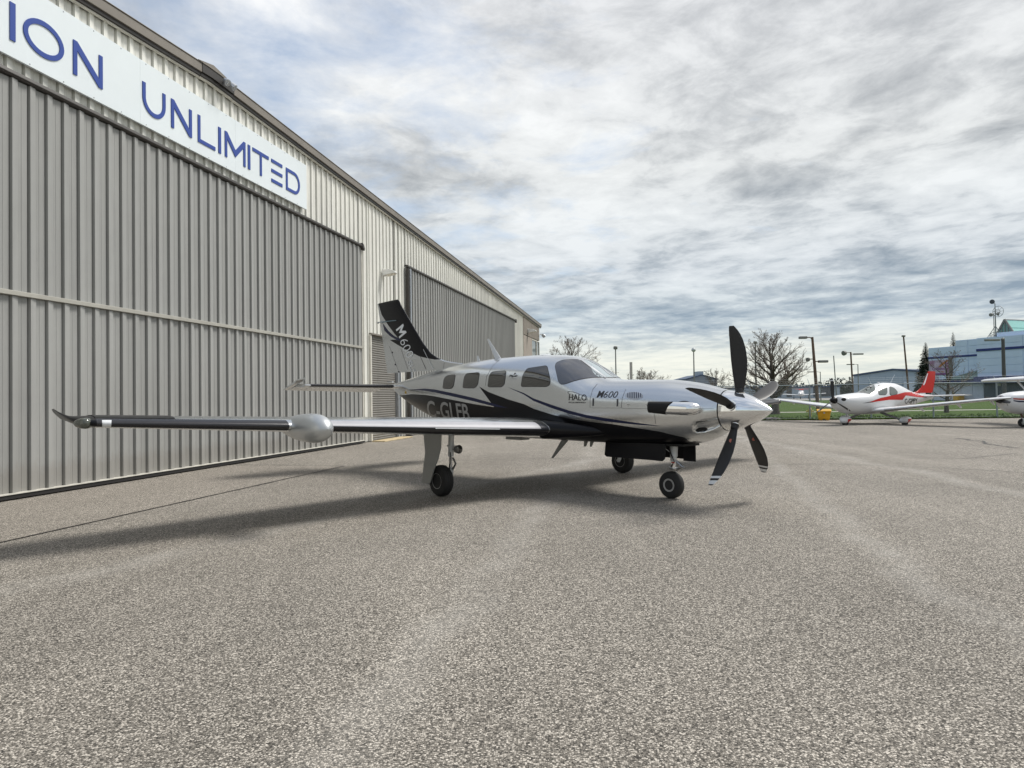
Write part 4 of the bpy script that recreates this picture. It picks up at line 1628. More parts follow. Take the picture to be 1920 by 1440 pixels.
for sg in (1,):
    mb.tube([(gs + .02, sg * .04, .39), (gs + .0, sg * .082, .37), (gs - .02, sg * .09, .28), (gs, sg * .085, gz)], [.022, .024, .022, .024], 8)
mb.build('fork', M_GEAR, strut, smooth=40)
MB().tube([(gs + .09, .0, .50), (gs + .20, 0, .43), (gs + .08, 0, .39)], [.022, .02, .022], 8).build('torque_link', M_STEEL, strut, smooth=40)
MB().tube([(gs - .02, -.05, .74), (gs + .05, -.07, .60), (gs + .09, -.05, .50), (gs + .03, -.05, .43)], .008, 6).build('hose', M_BOOT, strut, smooth=40)
for sg in (1, -1):
    MB().tube([(gs + .06, sg * .02, .60), (gs - .05, sg * .06, .68), (gs - .12, sg * .1, .74)], .014, 6).build('drag_brace', M_CHROME, strut)
MB().tube([(gs + .05, -.06, .49), (gs + .09, -.05, .485)], .008, 6).build('tow_flag_pin', mat('red_pin', (.5, .03, .02), .5), strut)
for sg in (1, -1):
    pr_ = [(-2.44, .735), (-1.41, .745), (-1.40, .55), (-1.44, .515), (-1.60, .52), (-2.40, .525), (-2.44, .55)]
    MB().prism(pr_, lambda u, v, d: (u, sg * (.20 + (.74 - v) * .16) + d, v), -.008, .008).build('nose_gear_door', M_BLACKP, plane, bevel=.003)
MB().prism([(-1.36, .75), (-1.17, .755), (-1.17, .50), (-1.36, .50)], lambda u, v, d: (u, .13 + d, v), -.008, .008).build('nose_gear_door', M_BLACKP, plane, bevel=.003)
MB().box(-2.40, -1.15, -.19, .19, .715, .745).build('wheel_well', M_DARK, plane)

# =================================================================== the red and white low-wing airplane
M_WHITEA = mat('white_aircraft_paint', (.70, .71, .72), .3, coat=.3, vary=.03, vscale=1.5)
M_REDA = mat('red_aircraft_paint', (.50, .014, .010), .35, spec=.3)
K_S = .96
K_LOC = C_O + (Vector((13.861, 30.614, CAMH)) - C_O) * K_S
K_LOC.z = 0
K_RZ = -2.68
K_M = xform(K_LOC, K_RZ, K_S)
cir = empty('low_wing_airplane', K_LOC, K_RZ, 'white low wing airplane with red fin parked by the fence', 'airplane', 'small airplanes parked by the fence')
cir.scale = (K_S,) * 3
#        s    w    zt    zb    zc    n
CSEC = [(.28, .16, 1.25, .95, 1.10, 2.0), (.36, .33, 1.28, .80, 1.08, 2.1), (.60, .47, 1.32, .62, 1.04, 2.2), (1.0, .54, 1.36, .50, 1.02, 2.25), (1.5, .58, 1.40, .45, 1.00, 2.3), (2.05, .61, 1.44, .44, 1.02, 2.3),
        (2.45, .63, 1.60, .44, 1.06, 2.2), (2.95, .64, 1.78, .45, 1.10, 2.15), (3.5, .63, 1.855, .47, 1.12, 2.15), (4.0, .60, 1.84, .50, 1.13, 2.15), (4.5, .53, 1.73, .56, 1.12, 2.1), (5.0, .43, 1.56, .66, 1.12, 2.05),
        (5.5, .32, 1.42, .78, 1.11, 2.0), (6.2, .20, 1.32, .92, 1.12, 2.0), (7.05, .07, 1.26, 1.05, 1.15, 2.0)]
cf = loft_body(CSEC, 7, .28, 7.05, 90, 56).build('fuselage', M_WHITEA, cir, smooth=50)
MB().lathe([(-.0, .01), (-.04, .06), (-.12, .11), (-.22, .145), (-.29, .155)], (0, 0, 1.10), (1, 0, 0), 24).build('spinner', M_BLACKP, cir, smooth=50)
for k in range(3):
    Mx = Matrix.Translation((-.17, 0, 1.10)) @ Matrix.Rotation(R(2 + 120 * k), 4, 'X')
    rs = []
    for rr, c, th in ((.10, .10, .05), (.25, .13, .035), (.5, .165, .022), (.75, .15, .015), (.92, .10, .01), (.97, .05, .008)):
        tw = R(62 - 30 * rr)
        rs.append([Mx @ Vector((math.cos(a) * c / 2 * math.sin(tw) - math.sin(a) * th / 2 * math.cos(tw), -math.cos(a) * c / 2 * math.cos(tw) + math.sin(a) * th / 2 * math.sin(tw), rr)) for a in np.linspace(0, 2 * math.pi, 12, endpoint=False)])
    b_ = MB().rings(rs).build('propeller_blade', M_BLADE, cir, smooth=50)
    q = [[Vector(p).lerp(Vector(p2), t) for p, p2 in zip(rs[3], rs[4])] for t in (.55, .85)]
    c_ = [sum(r_, Vector()) / 12 for r_ in q]
    MB().rings([[c_[i] + (p - c_[i]) * 1.06 for p in q[i]] for i in (0, 1)], False, False).build('tip_stripe', M_TIPW, b_)
for side in (1, -1):
    sts = [((-s, side * l, z), c, tc) for l, s, c, z, tc in ((.3, 2.02, 1.50, .60, .15), (.75, 2.10, 1.36, .63, .15), (1.1, 2.14, 1.30, .66, .15), (3.0, 2.28, 1.12, .86, .14), (5.3, 2.46, .88, 1.09, .13), (5.62, 2.55, .76, 1.12, .12), (5.80, 2.75, .50, 1.145, .10))]
    w = wing_mesh(MB(), sts).build('wing', M_WHITEA, cir, smooth=40)
    le_cuff(MB(), sts, [side * y for y in np.linspace(1.0, 5.2, 16)], .03, .04).build('deice_panel', M_STEEL, w, smooth=60)
    for l in (2.0, 3.6, 4.9):
        b_ = interp_st(sts, side * l)
        le, c = Vector(b_[0]), b_[1]
        mb = MB()
        mb.prism([(-.62 * c, -.03), (-.86 * c, -.015), (-.98 * c, -.19), (-.92 * c, -.20)], lambda u, v, d: (le.x + u, le.y + d, le.z + v), -.015, .015)
        mb.build('flap_hinge', M_WHITEA, w, bevel=.004)
    fa = [((-s, side * l, z), c, tc) for l, s, c, z, tc in ((.05, 6.05, .95, 1.20, .09), (1.95, 6.35, .62, 1.24, .09))]
    wing_mesh(MB(), fa, camber=0).build('tailplane', M_WHITEA, cir, smooth=40)
    # main gear: raked spring leg and wheel fairing
    y = side * 1.50
    MB().tube([(-2.72, side * .42, .52), (-2.78, side * .95, .34), (-2.80, y, .13)], [.055, .05, .04], 8).build('gear_leg', mat('gear_grey', (.30, .31, .33), .35, metal=.4), cir, smooth=50)
    wh = MB()
    wh.lathe([(-.07, .07), (-.075, .13), (-.05, .17), (0, .178), (.05, .17), (.075, .13), (.07, .07)], (-2.80, y, .12), (0, 1, 0), 24)
    wh.build('wheel', M_TYRE, cir, smooth=40)

    def pant(name, cx, cy, cz, L0, L1, h, wd):
        rs = []
        for t in np.linspace(0, 1, 16):
            x = L0 + (L1 - L0) * t
            r_ = math.sqrt(max(0, 1 - (1 - t / .4) ** 2)) if t < .4 else (1 - ((t - .4) / .6) ** 2) ** .8
            r_ = max(r_, .02)
            rs.append([(cx - x, cy + wd * r_ * math.cos(a), cz + (.10 * t if t > .4 else .04) + h * r_ * math.sin(a) * (1 if math.sin(a) > 0 else .75)) for a in np.linspace(0, 2 * math.pi, 20, endpoint=False)])
        f_ = MB().rings(rs).build(name, M_WHITEA, cir, smooth=50)
        MB().rings([[Vector((p[0], cy + (p[1] - cy) * 1.05, cz + .04 + (p[2] - cz - .04) * 1.06)) for p in r_[9:] + r_[:2]] for r_ in rs[7:16]], False, False, closed=False).build('red_trim', M_REDA, f_, fix=False)
        return f_

    pant('wheel_fairing', -2.80, y, .14, -.34, .46, .17, .13)
    if side == 1:
        MB().tube([(-1.08, 0, .52), (-.98, 0, .30), (-.78, 0, .22)], [.05, .04, .035], 8).build('nose_strut', M_STEEL, cir, smooth=50)
        wh = MB()
        wh.lathe([(-.06, .06), (-.065, .12), (-.045, .165), (0, .172), (.045, .165), (.065, .12), (.06, .06)], (-.92, 0, .114), (0, 1, 0), 24)
        wh.build('wheel', M_TYRE, cir, smooth=40)
        pant('wheel_fairing', -.92, 0, .15, -.32, .42, .17, .12)
cfin = [((-5.35, 0, 1.36), 1.72, .04), ((-5.9, 0, 1.42), 1.22, .06), ((-6.25, 0, 1.62), .95, .08), ((-6.55, 0, 2.02), .78, .09), ((-6.78, 0, 2.35), .58, .09), ((-6.84, 0, 2.39), .50, .07)]
cfo = wing_mesh(MB(), cfin, (0, 1, 0), 0).build('fin', M_REDA, cir, smooth=40)
MB().box(-6.55, -6.15, -.02, .02, 1.18, 1.36).build('tail_fairing', M_WHITEA, cir, bevel=.008)
MB().tube([(-3.9, .1, 1.84), (-4.2, .1, 2.22)], .008, 5).build('whip_antenna', M_TIPW, cir)
MB().lathe([(0, .06), (.07, .05), (.08, .02)], (-3.2, 0, 1.80), (0, 0, 1), 10).build('beacon', M_TIPW, cir, smooth=40)
KSK = Skin([cf], K_M)
z6 = lambda pts: [(1430 + x / 3.918, 540 + y / 3.918) for x, y in pts]
zc4 = lambda pts: [(1540 + x / 5.053, 680 + y / 5.053) for x, y in pts]
M_GLASS3 = mat('smoky_canopy_glass', (.13, .15, .14), .14, spec=.8)
for pts in ([(258, 281), (300, 240), (360, 210), (430, 197), (500, 210), (508, 245), (505, 290), (470, 298), (400, 285), (330, 280)], [(536, 215), (600, 213), (622, 235), (624, 285), (610, 306), (545, 306), (538, 270)], [(645, 225), (690, 240), (722, 275), (718, 300), (660, 311), (648, 300)]):
    wd = KSK.poly(offset_poly(round_poly(zc4(pts), 2.5), .4), 'window_seal', M_SEAM, cf, off=.004, mirror=True, step=4)
    KSK.poly(offset_poly(round_poly(zc4(pts), 2.5), -.3), 'pane', M_GLASS3, wd, off=.009, mirror=True, step=4)
KSK.poly(zc4([(440, 378), (560, 335), (700, 305), (790, 280), (850, 280), (960, 290), (1000, 330), (900, 325), (800, 310), (770, 352), (640, 352), (500, 372)]), 'red_flash', M_REDA, cf, off=.006, mirror=True, step=4)
KSK.poly(zc4([(385, 385), (470, 368), (495, 375), (420, 383)]), 'dark_flash', M_SEAM, cf, off=.006, step=4)
KSK.text('C-GPPY', (zc4([(790, 390)])[0], (24, -1.2), (-.3, -9.6)), 'registration', M_LETB, cf, off=.008, bold=.02)
KSK.poly([(1582 + 4.6 * math.cos(a), 749 + 3.0 * math.sin(a)) for a in np.linspace(0, 2 * math.pi, 18, endpoint=False)], 'intake', M_DARK, cf, off=.006, mirror=True, step=2)
CNK = Skin([cfo], K_M)
CNK.poly(zc4([(962, 212), (1003, 105), (1012, 98), (985, 190), (972, 214)]), 'fin_boot', M_LETW, cfo, off=.006, step=3)

# =================================================================== high-wing airplane at the right edge
C_RZ2 = R(172)
_n = ground_at(1918, 801)
hd2 = Vector((math.cos(C_RZ2), math.sin(C_RZ2), 0))
Q_LOC = Vector((_n.x, _n.y, 0)) + hd2 * .85
hw = empty('high_wing_airplane', Q_LOC, C_RZ2, 'white high wing airplane with red and navy stripes at the right edge', 'airplane', 'small airplanes parked by the fence')
QSEC = [(.12, .33, 1.20, .72, 1.00, 2.3), (.30, .44, 1.27, .58, .98, 2.3), (.75, .50, 1.33, .48, .96, 2.4), (1.3, .54, 1.38, .46, .96, 2.5), (1.6, .54, 1.55, .46, 1.0, 2.5), (2.1, .54, 1.82, .46, 1.1, 2.5), (3.4, .52, 1.82, .50, 1.1, 2.5), (4.4, .34, 1.50, .66, 1.05, 2.3), (6.9, .08, 1.20, .92, 1.05, 2.0)]
qf = loft_body(QSEC, 7, .12, 6.9, 60, 40).build('fuselage', M_WHITEA, hw, smooth=50)
MB().lathe([(0, .02), (-.08, .09), (-.2, .13), (-.24, .13)], (.1, 0, 1.02), (1, 0, 0), 20).build('spinner', M_BLACKP, hw, smooth=50)
for k in range(2):
    Mx = Matrix.Translation((.0, 0, 1.02)) @ Matrix.Rotation(R(84 + 180 * k), 4, 'X')
    rs = [[Mx @ Vector((math.cos(a) * c * .35 - math.sin(a) * th * .4, math.cos(a) * c * .4 + math.sin(a) * th * .3, rr)) for a in np.linspace(0, 2 * math.pi, 10, endpoint=False)] for rr, c, th in ((.08, .1, .05), (.3, .14, .03), (.6, .13, .02), (.86, .07, .01))]
    MB().rings(rs).build('propeller_blade', M_BLADE, hw, smooth=50)
wsec = [((-1.95, -5.0, 1.80), 1.05, .10), ((-1.82, -4.9, 1.79), 1.2, .12), ((-1.70, -2.6, 1.80), 1.5, .13), ((-1.70, 2.6, 1.80), 1.5, .13), ((-1.82, 4.9, 1.79), 1.2, .12), ((-1.95, 5.0, 1.80), 1.05, .10)]
wing_mesh(MB(), wsec).build('wing', M_WHITEA, hw, smooth=40)
for side in (1, -1):
    MB().tube([(-1.9, side * .5, .55), (-2.0, side * 2.5, 1.76)], .035, 8).build('wing_strut', M_WHITEA, hw, smooth=40)
    MB().tube([(-2.2, side * .4, .55), (-2.25, side * 1.1, .2)], .04, 8).build('gear_leg', M_WHITEA, hw, smooth=40)
    MB().lathe([(-.07, .08), (-.075, .15), (-.05, .19), (0, .2), (.05, .19), (.075, .15), (.07, .08)], (-2.25, side * 1.18, .2), (0, 1, 0), 24).build('wheel', M_TYRE, hw, smooth=40)
    wing_mesh(MB(), [((-6.0, side * .05, 1.1), .9, .09), ((-6.25, side * 1.6, 1.12), .6, .09)], camber=0).build('tailplane', M_WHITEA, hw, smooth=40)
wing_mesh(MB(), [((-5.6, 0, 1.1), 1.4, .06), ((-6.5, 0, 2.3), .6, .08)], (0, 1, 0), 0).build('fin', M_WHITEA, hw, smooth=40)
MB().lathe([(-.06, .06), (-.065, .11), (-.045, .155), (0, .165), (.045, .155), (.065, .11), (.06, .06)], (-.85, 0, .165), (0, 1, 0), 24).build('wheel', M_TYRE, hw, smooth=40)
hb = MB()
for sg in (1, -1):
    hb.lathe([(.062 * sg, .075), (.07 * sg, .07), (.05 * sg, .05), (.05 * sg, 0)], (-.85, 0, .165), (0, 1, 0), 16)
hb.build('rim', M_HUB, hw, smooth=40)
MB().tube([(-.80, 0, .6), (-.83, 0, .34), (-.83, .08, .32), (-.85, .09, .165)], [.05, .035, .03, .03], 8).build('nose_strut', M_GEAR, hw, smooth=40)
MB().tube([(-.72, .14, .50), (-.76, .16, .36)], .035, 10).build('exhaust_pipe', mat('rusty_pipe', (.10, .05, .03), .7, vary=.3), hw, smooth=40)
MB().tube([(-3.0, -.3, 1.83), (-3.25, -.35, 2.05)], .008, 5).build('whip_antenna', M_TIPW, hw)
Q_M = xform(Q_LOC, C_RZ2)
QSK = Skin([qf], Q_M)
zq = lambda pts: [(1760 + x / 11.07, 680 + y / 11.07) for x, y in pts]
QSK.poly(zq([(1545, 735), (1660, 740), (1990, 750), (1990, 780), (1660, 772), (1550, 762)]), 'red_stripe', mat('rust_red_stripe', (.40, .05, .02), .35), qf, off=.004, step=5)
QSK.poly(zq([(1550, 778), (1660, 790), (1990, 800), (1990, 828), (1660, 820), (1555, 800)]), 'navy_stripe', M_NAVY, qf, off=.004, step=5)
QSK.poly(zq([(1400, 830), (1415, 828), (1445, 885), (1440, 898), (1425, 890)]), 'landing_light', M_HUB, qf, off=.004, step=2)

# =================================================================== yellow bin, hydrant, drain
M_YEL = mat('yellow_plastic', (.66, .36, .012), .45, vary=.06, vscale=5)
bp_ = ground_at(1545, 788.0)
bn = empty('yellow_bin', (bp_.x, bp_.y, 0), -.35, 'yellow plastic grit bin with sloping lid by the fence', 'bin')
mb = MB()
mb.rings([[(-.25, -.20, .06), (.25, -.20, .06), (.25, .20, .06), (-.25, .20, .06)], [(-.30, -.25, .42), (.30, -.25, .42), (.30, .25, .42), (-.30, .25, .42)]])
body = mb.build('body', M_YEL, bn, bevel=.02)
for x in (-.15, .15):
    MB().box(x - .08, x + .08, -.18, .18, 0, .07).build('foot', M_YEL, bn, bevel=.01)
mb = MB()
mb.prism([(-.28, .41), (-.28, .47), (-.17, .535), (.25, .56), (.28, .53), (.28, .41)], lambda u, v, d: (d, u, v), -.33, .33)
mb.build('lid', M_YEL, bn, bevel=.02)
MB().box(-.035, .035, -.295, -.255, .34, .42).build('latch', M_STEEL, bn)
hpz = at_depth(1519, 776, 40.5)
hy = empty('hydrant', (hpz.x, hpz.y, .016), 0, 'weathered yellow hydrant post behind the fence', 'hydrant')
M_HYD = mat('faded_yellow', (.42, .34, .06), .6, vary=.2, vscale=9)
MB().lathe([(0, .10), (.04, .10), (.05, .085), (.36, .085), (.38, .105), (.42, .105), (.44, .08), (.50, .05), (.54, .02)], (0, 0, 0), (0, 0, 1), 16).build('barrel', M_HYD, hy, smooth=40)
for sg in (1, -1):
    MB().lathe([(0, .04), (.12, .04), (.125, .05), (.15, .05)], (sg * .06, 0, .30), (sg, 0, 0), 12).build('outlet', M_HYD, hy, smooth=40)
dp = ground_at(1448, 788)
dr = MB()
rnd = random.Random(4)
dr.lathe([(0, .50), (.05, .46), (.12, .34), (.14, .1)], (0, 0, 0), (0, 0, 1), 11)
dr.v = [(x * (1 + rnd.uniform(-.15, .15)), y * .7 * (1 + rnd.uniform(-.15, .15)), z * (1 + rnd.uniform(-.2, .2))) for x, y, z in dr.v]
ro = dr.build('rubble_mound', mat('grey_rubble', (.16, .155, .15), .9, vary=.4, vscale=8, bump=.8, bscale=12), None)
ro.location = (dp.x, dp.y, 0)
tag(ro, 'low grey mound of rubble at the corner of the lawn', 'rubble')
yb = at_depth(1797.5, 747, 96)
yy = empty('yellow_box', (yb.x, yb.y, .016), .3, 'far yellow box with a thin post in front of the pale building', 'box')
MB().box(-.55, .55, -.4, .4, .0, .75).build('box_body', M_YEL, yy, bevel=.03)
MB().box(-.6, .6, -.45, .45, .75, .87).build('lid', M_YEL, yy, bevel=.03)
MB().tube([(-.35, .5, 0), (-.35, .5, 1.75)], .05, 8).build('post', M_HYD, yy)

# =================================================================== chain link fence
M_FPOST = mat('fence_steel', (.26, .31, .33), .5, metal=.3, vary=.15, vscale=15)
M_WIRE = mat('fence_wire', (.30, .33, .34), .5, metal=.4)
fx0 = ground_at(1524, 787.5)
fn = empty('chain_link_fence', (fx0.x, fence_y(fx0.x), 0), math.atan2(-.115, 1), 'grey chain link fence with barbed wire along the lawn edge', 'fence')
SP = 2.98
post = MB()
post.tube([(0, 0, -.02), (0, 0, 1.80), (0, 0, 1.83)], [.04, .04, .012], 10)
post.tube([(0, 0, 1.80), (-.02, .22, 2.10)], .014, 6)
i0, i1 = -3, 9
pme = None
for i in range(i0, i1 + 1):
    if pme is None:
        p_ = post.build('post', M_FPOST, fn, smooth=40)
        pme = p_.data
    else:
        p_ = link('post', pme, fn)
    p_.location = (i * SP, 0, 0)
MB().tube([(i0 * SP, -.05, 1.78), (i1 * SP, -.05, 1.78)], .022, 8).build('top_rail', M_FPOST, fn, smooth=40)
MB().tube([(i0 * SP, -.05, .08), (i1 * SP, -.05, .08)], .004, 4).build('tension_wire', M_WIRE, fn)
bw = MB()
for k in range(3):
    t = (k + 1) / 3
    bw.tube([(i0 * SP, .22 * t, 1.80 + .30 * t), (i1 * SP, .22 * t, 1.80 + .30 * t)], .003, 3)
bw.build('barbed_wire', M_WIRE, fn)
ch = MB()
Hh, step_ = 1.74, .075
x = i0 * SP - Hh
while x < i1 * SP:
    for sg in (1, -1):
        a = (x, .06) if sg == 1 else (x, .06 + Hh)
        z0_, z1_ = (.05, .05 + Hh) if sg == 1 else (.05 + Hh, .05)
        xa, xb = x, x + Hh
        ca, cb = max(xa, i0 * SP), min(xb, i1 * SP)
        if cb > ca:
            za = z0_ + (z1_ - z0_) * (ca - xa) / Hh
            zb = z0_ + (z1_ - z0_) * (cb - xa) / Hh
            ch.tube([(ca, -.075 + .003 * sg, za), (cb, -.075 + .003 * sg, zb)], .0022, 3, cap=False)
    x += step_
tag(ch.build('wire_mesh', M_WIRE, fn, fix=False), kind='stuff')

# =================================================================== poles
M_WOOD = mat('weathered_pole_wood', (.13, .085, .06), .8, vary=.25, vscale=6, stretch=(3, 3, .3))
M_STPOLE = mat('grey_lamp_pole', (.20, .20, .19), .5, vary=.1)


def pole(px, top, Y, label, m_=None, r0=.085, r1=.06, heads=(), lean=0., grp='poles beyond the fence', name='lamp_post'):
    m_ = m_ or M_STPOLE
    pt = at_depth(px, top, Y)
    z = pt.z
    o = empty(name, (pt.x, pt.y, 0), 0, label, 'lamp post' if name == 'lamp_post' else 'pole', grp)
    MB().tube([(lean, 0, -.05), (lean * .5, 0, z * .5), (0, 0, z)], [r0, (r0 + r1) / 2, r1], 10).build('pole', m_, o, smooth=40)
    for h in heads:
        if h[0] == 'arm':       # arm to +-x with flat head
            _, L, dz, hl = h
            MB().tube([(0, 0, z - .1 + dz), (L * .4, 0, z + dz), (L, 0, z + dz)], .035, 6).build('arm', m_, o, smooth=40)
            MB().box(min(L, L + math.copysign(hl, L)), max(L, L + math.copysign(hl, L)), -.15, .15, z + dz - .08, z + dz + .07).build('lamp_head', M_STPOLE, o, bevel=.03)
        elif h[0] == 'cap':
            _, r_, hh = h
            MB().lathe([(0, r_ * .8), (hh * .2, r_), (hh * .8, r_), (hh, r_ * .6)], (0, 0, z - hh * .5), (0, 0, 1), 12).build('lamp_head', M_STPOLE, o, smooth=40)
        elif h[0] == 'dome':
            _, r_ = h
            MB().lathe([(-r_ * .6, r_ * .5), (0, r_), (r_ * .7, r_ * .85), (r_ * 1.3, r_ * .1)], (0, 0, z), (0, 0, 1), 12).build('lamp_head', mat('lamp_globe', (.5, .52, .52), .3), o, smooth=40)
        elif h[0] == 'flood':   # floodlight at height z+dz pointing along x
            _, L, dz, r_ = h
            MB().tube([(0, 0, z + dz), (L, 0, z + dz)], .03, 6).build('arm', m_, o)
            MB().lathe([(0, r_ * .4), (r_ * .6, r_), (r_ * 1.6, r_ * 1.1), (r_ * 1.65, r_ * .9)], (L - math.copysign(r_ * .8, L), 0, z + dz), (math.copysign(1, L), -.5, -.25), 12).build('lamp_head', M_STPOLE, o, smooth=40)
    return o


pole(1154, 652, 75, 'slim lamp post with square dark head above the airplane nose', heads=(('cap', .22, .35),))
pole(1183, 679, 60, 'bare pale post rising behind the airplane windscreen', mat('pale_post', (.45, .43, .40), .6), .13, .12, name='post')
pole(1300.5, 657, 78, 'slim lamp post with a globe top left of the propeller', heads=(('dome', .26),))
pole(1416, 642, 62, 'slim lamp post just right of the upright propeller blade', heads=(('cap', .16, .25),))
pole(1523, 632, 43, 'brown wooden pole with lamps beside the big bare tree', M_WOOD, .115, .07, (('arm', -.35, -.02, .45), ('arm', .35, -1.5, .55), ('flood', -.3, -1.35, .12)), lean=.28, name='wooden_pole')
pole(1538, 697, 118, 'short lamp post with an arm to the left far beyond the bin', heads=(('arm', -1.2, 0, 1.0),))
pole(1563, 667, 92, 'thin bare mast behind the red airplane propeller', r0=.07, r1=.06, lean=.3, name='mast')
pole(1595, 660, 74, 'brown pole with two floodlights above the white airplane', M_WOOD, .10, .08, (('flood', -.7, -.05, .24), ('arm', .3, -.22, 1.0)), lean=.2, name='wooden_pole')
pole(1608.5, 683, 108, 'lamp post with short left arm beside the floodlight pole', heads=(('arm', -.6, 0, 1.1),))
pole(1694, 630, 78, 'tall leaning brown lamp post above the white airplane tail', M_WOOD, .11, .08, (('cap', .2, .2),), lean=.5)
pole(1880.5, 636, 55, 'dark lamp post in front of the pale blue building', mat('dark_pole', (.07, .07, .07), .5), .16, .12, (('arm', -.3, -.05, 1.1), ('cap', .12, .2)))
pole(1863, 588, 128, 'lamp post with twin floodlights behind the building roof', heads=(('flood', .7, 0, .3), ('flood', -.5, -.15, .3)))

# =================================================================== buildings beyond
M_BLUEW = mat('pale_blue_cladding', (.60, .70, .85), .5, vary=.06, vscale=.6)
M_BLUEW2 = mat('grey_blue_cladding', (.33, .40, .46), .55, vary=.06, vscale=.5)
M_BSTRIPE = mat('deep_blue_band', (.014, .03, .16), .5)
M_GREENG = mat('green_skylight_glass', (.28, .56, .50), .12, spec=.7)
M_ROOFW = mat('pale_roof', (.55, .56, .56), .6)
bd = Vector((-.36, .93, 0)).normalized()          # facade recedes to the left
bo = ground_at(1838.5, 751)
bo.z = 0
B_RZ = math.atan2(-bd.y, -bd.x)                    # local x runs along the facade to the right (towards the camera)
terminal = empty('terminal_building', bo, B_RZ, 'pale blue panelled building with dark blue bands and a green glass skylight', 'building')
B_M = xform(bo, B_RZ)
bout = Vector((0, -1, 0))


def bpix(px, py, yoff=0.):
    """pixel on the facade plane (local y = yoff) -> local x, z"""
    n = (B_M.to_3x3() @ Vector((0, 1, 0)))
    p0 = B_M @ Vector((0, yoff, 0))
    d = ray(px, py)
    q = C_O + d * ((p0 - C_O).dot(n) / d.dot(n))
    l = B_M.inverted() @ q
    return l.x, l.z


zb_ = lambda x, y: bpix(1700 + x / 7.2, 540 + y / 7.2)
xl, _ = zb_(292, 900)
xs, _ = zb_(655, 750)
xm, zm = zb_(1003, 700)
xr = 24.0
zL = zb_(292, 812)[1]
zM = zb_(830, 695)[1]
zR = zb_(1300, 655)[1]
DEP = 26


def block(name, x0, x1, z0, z1, y0, nrow, ncol, parent, m_):
    core_ = MB().box(x0, x1, y0 + .06, y0 + DEP, z0, z1).build(name, m_, parent)
    # cladding panels as separate pieces with recessed joints
    for i in range(nrow):
        for j in range(ncol):
            a, b_ = x0 + (x1 - x0) * j / ncol, x0 + (x1 - x0) * (j + 1) / ncol
            c, d = z0 + (z1 - z0) * i / nrow, z0 + (z1 - z0) * (i + 1) / nrow
            MB().box(a + .05, b_ - .05, y0, y0 + .055, c + .05, d - .05).build('cladding_panel', m_, core_)
    return core_


zband1 = zb_(600, 935)[1]
zlow = zb_(700, 1235)[1]
block('wall', xl, xs, zlow, zL, 0, 5, 1, terminal, M_BLUEW)
block('wall', xs, xm, zlow, zM, 0, 6, 2, terminal, M_BLUEW)
block('wall', xm, xr, zlow - .2, zR, -.9, 6, 4, terminal, M_BLUEW)
block('wall', xl, xm, 0, zlow - .45, .3, 4, 5, terminal, mat('pale_lower_wall', (.62, .66, .74), .55, vary=.06))
block('wall', xm + 6, xr, 0, zlow - .6, -.6, 4, 5, terminal, mat('pale_lower_wall', (.62, .66, .74), .55))
MB().box(xm, xm + 5.95, .3, 10, 0, zlow - .6).build('entrance_recess', mat('dark_blue_recess', (.05, .08, .10), .4), terminal)
MB().box(xm + 1.9, xm + 2.3, .2, .29, 1.9, 3.4).build('notice', M_WHITEP, terminal)
MB().box(xl - .1, xm, -.5, .55, zlow - .44, zlow - .02).build('blue_band', M_BSTRIPE, terminal)
MB().box(xm - .1, xr, -1.5, .3, zlow - .62, zlow + .25).build('blue_band', M_BSTRIPE, terminal)
zb1 = zb_(650, 925)[1]
MB().box(xl, xm - .02, -.07, -.005, zb1 - .13, zb1 + .13).build('blue_band', M_BSTRIPE, terminal)
zb2 = zb_(1300, 823)[1]
MB().box(xm, xr, -1.0, -.905, zb2 - .16, zb2 + .16).build('blue_band', M_BSTRIPE, terminal)
# little lean-to roof against the step
MB().prism([(xm - 5.2, zlow), (xm - .02, zlow), (xm - .02, zlow + 1.15)], lambda u, v, d: (u, d, v), -.8, -.08).build('lean_to_roof', mat('green_grey_glass', (.22, .30, .31), .3), terminal)
# banner on the left block
bn_ = []
x0, z0_ = zb_(310, 1180)
x1, z1_ = zb_(585, 965)
BAN = MB().box(x0, x1, -.10, -.065, z0_, z1_).build('banner', mat('banner_ground', (.50, .40, .50), .5, vary=.25, vscale=1.2), terminal)
MB().box(x0 + .02, x1 - .02, -.13, -.105, z0_ + .02, z0_ + (z1_ - z0_) * .12).build('banner_stripe', mat('banner_purple', (.22, .06, .24), .5), BAN)
w_, h_ = x1 - x0, z1_ - z0_
MB().prism([(x0 + w_ * .45, z0_ + h_ * .52), (x0 + w_ * .55, z0_ + h_ * .52), (x0 + w_ * .98, z0_ + h_ * .95), (x0 + w_ * .88, z0_ + h_ * .97), (x0 + w_ * .62, z0_ + h_ * .78)], lambda u, v, d: (u, d, v), -.13, -.105).build('banner_swoosh', mat('banner_orange', (.42, .16, .05), .5), BAN)
MB().prism([(x0 + w_ * .50, z0_ + h_ * .26), (x0 + w_ * .68, z0_ + h_ * .16), (x0 + w_ * .74, z0_ + h_ * .22)], lambda u, v, d: (u, d, v), -.13, -.105).build('banner_swoosh', mat('banner_orange', (.42, .16, .05), .5), BAN)
tv, tf, tw_, th_ = text_mesh('Oshawa', .02)
mb = MB()
mb.add([(x0 + w_ * (.16 + .62 * a / tw_), -.112, z0_ + h_ * (.33 + .2 * b_ / th_)) for a, b_ in tv], tf)
mb.build('lettering', mat('banner_purple', (.22, .06, .24), .5), BAN, fix=False)
